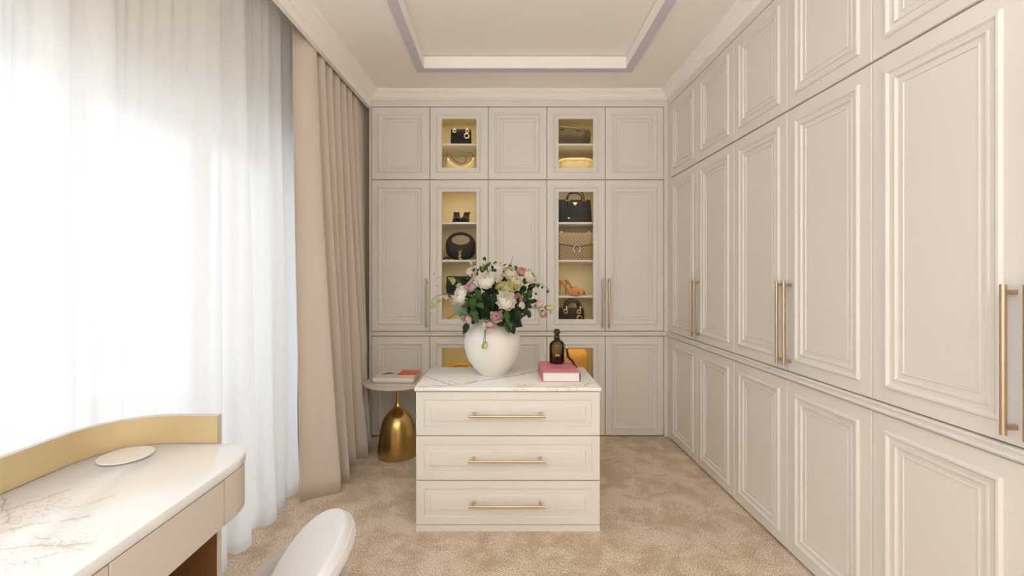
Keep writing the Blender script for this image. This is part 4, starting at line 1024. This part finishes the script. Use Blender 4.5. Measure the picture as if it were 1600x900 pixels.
stroke([(-0.014, 0.085), (-0.006, 0.070), (0.0, 0.060)]); stroke([(0.016, 0.088), (0.004, 0.068), (-0.002, 0.050), (-0.006, 0.034)])        # Y
stroke([(0.009, 0.062), (0.004, 0.068), (-0.006, 0.067), (-0.011, 0.060), (-0.007, 0.052), (0.004, 0.046), (0.009, 0.038), (0.006, 0.028), (-0.004, 0.025), (-0.014, 0.027), (-0.018, 0.033)])   # S
stroke([(0.0, 0.056), (-0.003, 0.030), (-0.006, 0.006), (-0.004, 0.010), (0.006, 0.010), (0.017, 0.014)], 0.0028)               # L
em.build('monogram', goldtrim, b4, label='gold interlaced monogram')
MB().tube([(bx(692)-ox, 0.03, 0.013), (bx(694)-ox, -0.005, 0.019), (bx(699)-ox, -0.015, 0.022), (bx(704)-ox, -0.02, 0.016)], 0.006, 8, flat=1.6).build('strap', browng, b4, label='brown strap end')
# 5 black quilted flap bag partly behind the flowers
ox = bx(719.5); h_ = bz(431.5)-SM3
b5 = thing('handbag', 'black quilted flap bag on the shelf half hidden by white flowers', 'handbag', (ox, YI, SM3))
body(MB(), [(0.110, 0.036, 0.0, 0, 0), (0.122, 0.042, 0.02, 0, 0), (0.122, 0.042, h_*0.75, 0, 0), (0.118, 0.030, h_, 0, 0)], 5).build('body', blackq, b5, ang=0.8)
MB().rbox(-0.121, 0.121, -0.050, -0.042, h_*0.45, h_*0.97, 0.004).build('flap', black, b5)
quilt_seams(MB(), -0.115, 0.115, 0.02, h_*0.9, -0.0505, 0.045).build('quilting', black, b5)
MB().tube([(-0.118, -0.03, h_*0.9), (-0.124, -0.03, h_*0.4), (-0.115, -0.045, 0.03), (-0.05, -0.055, 0.012)], 0.003, 6).build('strap', black, b5)
# 6 tan bag with a loop handle, low left behind the leaves
ox = bx(716); 
b6 = thing('handbag', 'tan leather bag with rounded handle, low left behind grey green leaves', 'handbag', (ox, YI, FM))
body(MB(), [(0.088, 0.04, 0.0, 0, 0), (0.098, 0.045, 0.02, 0, 0), (0.085, 0.030, 0.062, 0, 0)], 3.5).build('body', tan, b6, ang=0.9)
MB().tube(arch(-0.088, 0.088, 0.055, 0.075, -0.01, 16, 2.2), 0.013, 10, flat=0.8).build('handle', tan, b6)
# 7 mustard wicker bag, base cabinet left
ox = bx(720.5); ht = bz(566.5)
b7 = thing('handbag', 'mustard yellow bag with gold studs, low left behind the island top', 'handbag', (ox, YI, FL))
SB = MB().rbox(xb0+1*D+0.02, xb0+2*D-0.02, YB+0.05, YB+0.37, 0.30, 0.318, 0.002, 1)
body(MB(), [(0.098, 0.05, 0.318-FL, 0, 0), (0.108, 0.055, 0.35-FL, 0, 0), (0.104, 0.05, ht-FL-0.02, 0, 0), (0.096, 0.04, ht-FL, 0, 0)], 4.5).build('body', mustard, b7, ang=0.8)
m = MB()
for i in range(9): m.ball((-0.085+i*0.0212, -0.050, ht-FL-0.028), 0.006, 8)
m.build('studs', goldtrim, b7, label='gold studs')
MB().tube(arch(-0.075, 0.075, ht-FL-0.045, 0.035, -0.054, 12), 0.005, 8).build('handle', mustard, b7)
b7.location.z = 0.3188; ROOTM[b7.name] = Matrix.Translation(b7.location).inverted()
for o in b7.children:
    for q in o.data.vertices: q.co.z -= 0.318-FL
# 8, 9 pouch clutches
def pouch(label, ox, z0, w2, h_, mm, tilt, ridge, fh):
    r = thing('clutch_bag', label, 'handbag', (ox, YI, z0))
    n = 40; rings = []
    for i, v in enumerate([0, 0.05, 0.15, 0.3, 0.45, 0.6, 0.72, 0.84]):
        ring = []
        for j in range(n):
            t = 2*PI*j/n; c, s_ = math.cos(t), math.sin(t)
            a = w2*(0.93+0.10*math.sin(PI*v)); b = 0.052*(0.75+0.45*math.sin(PI*min(1, v+0.25)))*(1-0.35*v)
            fold = 1+0.30*math.sin(t*ridge+1.0)*smooth01(0.1, 0.6, v)
            ring.append((a*math.copysign(abs(c)**0.62, c), b*fold*math.copysign(abs(s_)**0.8, s_), h_*v*(1-0.02*c)))
        rings.append(ring)
    MB().rings(rings).build('body', mm, r, ang=1.3)
    fr = []
    for i in range(25):
        t = i/24*2-1; x = t*w2*1.02; e_ = (1-abs(t)**5)
        zc_ = h_*(1.0-fh-tilt*t)-h_*0.12*abs(t)**4; hh = h_*fh*(0.55+0.45*e_)
        fr.append([(x, 0.030*math.cos(a)*(0.6+0.4*e_), zc_+hh*math.sin(a)) for a in [2*PI*j/12 for j in range(12)]])
    MB().rings(fr).build('frame', mm, r, ang=1.3)
    return r
pouch('dark brown gathered pouch clutch, top right shelf', bx(893), SU, 0.168, bz(197.5)-SU, browng, 0.10, 11, 0.16)
pouch('cream yellow gathered pouch clutch below the dark brown one', bx(899.5), FU, 0.172, bz(246.5)-FU, creamg, 0.0, 17, 0.115)
# 10 black tote with triangular badge
ox = bx(896); h_ = bz(313)-SM1; w2 = 0.158
b10 = thing('handbag', 'large black structured tote with two handles and gold triangle badge', 'handbag', (ox, YI, SM1))
body(MB(), [(w2, 0.060, 0.0, 0, 0), (w2*1.0, 0.062, 0.01, 0, 0), (w2*0.97, 0.048, h_*0.7, 0, 0), (w2*0.94, 0.040, h_, 0, 0)], 9).build('body', black, b10, ang=0.6)
for yy in (-0.048, 0.048):
    MB().tube(arch(bx(886)-ox, bx(911)-ox, h_-0.012, 0.088, yy, 18, 2.6), 0.0068, 8).build('handle', black, b10)
m = MB()
for px in (886, 911):
    x = bx(px)-ox; m.rbox(x-0.012, x+0.012, -0.058, -0.045, h_-0.065, h_-0.01, 0.003, 1)
m.build('handle_tab', black, b10)
m = MB()
for px in (886, 911):
    x = bx(px)-ox
    for s_ in (-1, 1): m.ball((x+s_*0.010, -0.055, h_-0.012), 0.005, 8)
m.build('stud', silver, b10, label='metal studs')
x = bx(897)-ox
MB().prism([(x-0.020, h_-0.030), (x+0.020, h_-0.030), (x, h_-0.056)], -0.060, -0.052).build('badge', goldtrim, b10, label='gold triangular badge')
MB().prism([(x-0.027, h_-0.027), (x+0.027, h_-0.027), (x, h_-0.063)], -0.0585, -0.050).build('badge_backing', browng, b10)
x = bx(887)-ox
lt = MB().prism([(x-0.008, 0.105), (x+0.008, 0.105), (x+0.016, 0.045), (x+0.010, 0.036), (x-0.010, 0.036), (x-0.016, 0.045)], -0.074, -0.068)
lt.tube([(x, -0.056, h_-0.03), (x, -0.068, 0.14), (x, -0.071, 0.10)], 0.003, 6); lt.build('luggage_tag', black, b10)
MB().rbox(x-0.009, x+0.009, -0.0755, -0.0745, 0.038, 0.044, 0.0004, 1).build('tag_plate', silver, b10)
MB().box(-w2*0.95, w2*0.95, -0.0615, -0.0585, h_*0.55, h_*0.555).build('seam', browng, b10)
# 11 monogram flap bag with horseshoe closure
ox = bx(899.5); h_ = bz(364.5)-SM2; w2 = 0.158
b11 = thing('handbag', 'beige monogram canvas flap bag with a silver horseshoe closure', 'handbag', (ox, YI, SM2))
body(MB(), [(w2, 0.050, 0.0, 0, 0), (w2, 0.054, 0.012, 0, 0), (w2, 0.050, h_*0.8, 0, 0), (w2*0.985, 0.035, h_, 0, 0)], 10).build('body', monogram, b11, ang=0.6)
MB().prism([(-w2*0.995, h_*0.985), (w2*0.995, h_*0.985), (w2*1.0, h_*0.60), (0.03, h_*0.50), (-0.03, h_*0.50), (-w2*1.0, h_*0.60)], -0.062, -0.052).build('flap', monogram, b11)
MB().tube([(-w2, -0.0605, h_*0.595), (-0.03, -0.0625, h_*0.495), (0.03, -0.0625, h_*0.495), (w2, -0.0605, h_*0.595)], 0.004, 6).build('flap_piping', browng, b11)
hs = [(0.030*math.sin(a), -0.066, h_*0.40+0.034*math.cos(a)) for a in [(-2.45+4.9*i/20) for i in range(21)]]
MB().tube(hs, [0.0045+0.002*abs(i-10)/10 for i in range(21)], 8).ball((0.030*math.sin(2.45), -0.067, h_*0.40+0.034*math.cos(2.45)), 0.009, 8).ball((-0.030*math.sin(2.45), -0.067, h_*0.40+0.034*math.cos(2.45)), 0.009, 8).build('closure', silver, b11, label='silver horseshoe closure')
m = MB()
for x in (-0.130, 0.116): torus(m, (x, -0.02, h_+0.004), 0.009, 0.003, 14, 6)
m.build('ring', silver, b11)
# 12 tan mules, side view, toes to the right
for i, (px, dy, lab_) in enumerate(((874.5, -0.05, 'tan high-heeled mule, front left one of the pair'), (886, 0.05, 'tan high-heeled mule, rear right one of the pair'))):
    mule(lab_, (bx(px)-0.016, YI+dy, SM3), -0.42, 0.128, tan, 'tan mules on the right display shelf', length=0.20, wd=0.040)
# 13 black top-handle bag with gold charms
ox = bx(892.5); h_ = bz(481)-FM
b13 = thing('handbag', 'small black top-handle bag with gold charms, low right glass door', 'handbag', (ox, YI, FM))
w2 = 0.115
body(MB(), [(w2*0.97, 0.045, 0.0, 0, 0), (w2, 0.050, 0.01, 0, 0), (w2*0.99, 0.044, h_*0.8, 0, 0), (w2*0.93, 0.034, h_, 0, 0)], 6).build('body', blackq, b13, ang=0.7)
quilt_seams(MB(), -w2*0.9, w2*0.9, 0.01, h_*0.92, -0.0465, 0.038).build('quilting', black, b13)
x0_, x1_ = bx(884)-ox, bx(905)-ox
for yy in (-0.030, 0.030):
    MB().tube(arch(x0_, x1_, h_-0.005, bz(469)-bz(481)+0.002, yy, 16, 2.6), 0.017, 10, flat=0.45).build('handle', black, b13)
m = MB(); torus(m, (bx(882.5)-ox, -0.054, h_-0.028), 0.0165, 0.0045); m.rbox(bx(884)-ox-0.005, bx(884)-ox+0.005, -0.056, -0.046, h_-0.018, h_+0.018, 0.002, 1); m.build('ring', goldtrim, b13, label='gold ring')
m = MB(); torus(m, (bx(903)-ox, -0.054, h_-0.032), 0.0165, 0.0045); m.rbox(bx(905)-ox-0.004, bx(905)-ox+0.004, -0.056, -0.046, h_-0.018, h_+0.016, 0.002, 1)
m.tube([(bx(903)-ox-0.008, -0.058, h_-0.026), (bx(903)-ox+0.006, -0.058, h_-0.042)], 0.003, 6); m.build('ring', goldtrim, b13, label='gold ring')
m = MB(); x = bx(903.5)-ox; torus(m, (x, -0.057, h_-0.088), 0.0225, 0.0052); m.tube([(x-0.010, -0.058, h_-0.068), (x-0.010, -0.058, h_-0.108)], 0.0042, 8); m.build('charm', goldtrim, b13, label='gold letter charm')
# 14 mustard bag, base cabinet right
ox = bx(898); zt_ = bz(545.5); zs_ = 0.3188
b14 = thing('handbag', 'mustard leather bag with a gold zip, low right behind the bottle', 'handbag', (ox, YI, zs_))
hh = zt_-zs_
body(MB(), [(0.105, 0.05, 0, 0, 0), (0.115, 0.055, 0.02, 0, 0), (0.118, 0.050, hh*0.8, 0, 0), (0.110, 0.042, hh*0.93, 0, 0), (0.085, 0.030, hh, 0, 0)], 5).build('body', mustard, b14, ang=0.9)
zx = bx(909)-ox
m = MB()
for i in range(14): m.rbox(zx-0.003, zx+0.003, -0.056, -0.050, hh-0.05-i*0.007, hh-0.0455-i*0.007, 0.001, 1)
m.ball((zx-0.006, -0.054, hh-0.042), 0.006, 8); m.build('zip', goldtrim, b14, label='gold zip')
MB().tube([(0.10, -0.02, hh*0.35), (0.14, -0.05, hh*0.22), (0.165, -0.03, hh*0.15)], 0.006, 8).build('strap', browng, b14)
for k in (1, 3):
    pr_ = [o for o in C.objects if o.name.startswith('base_cabinet') and o.parent is None and abs(o.location.x-(xb0+k*D)) < 0.01][0]
    shelf(pr_, 0, 0.318)
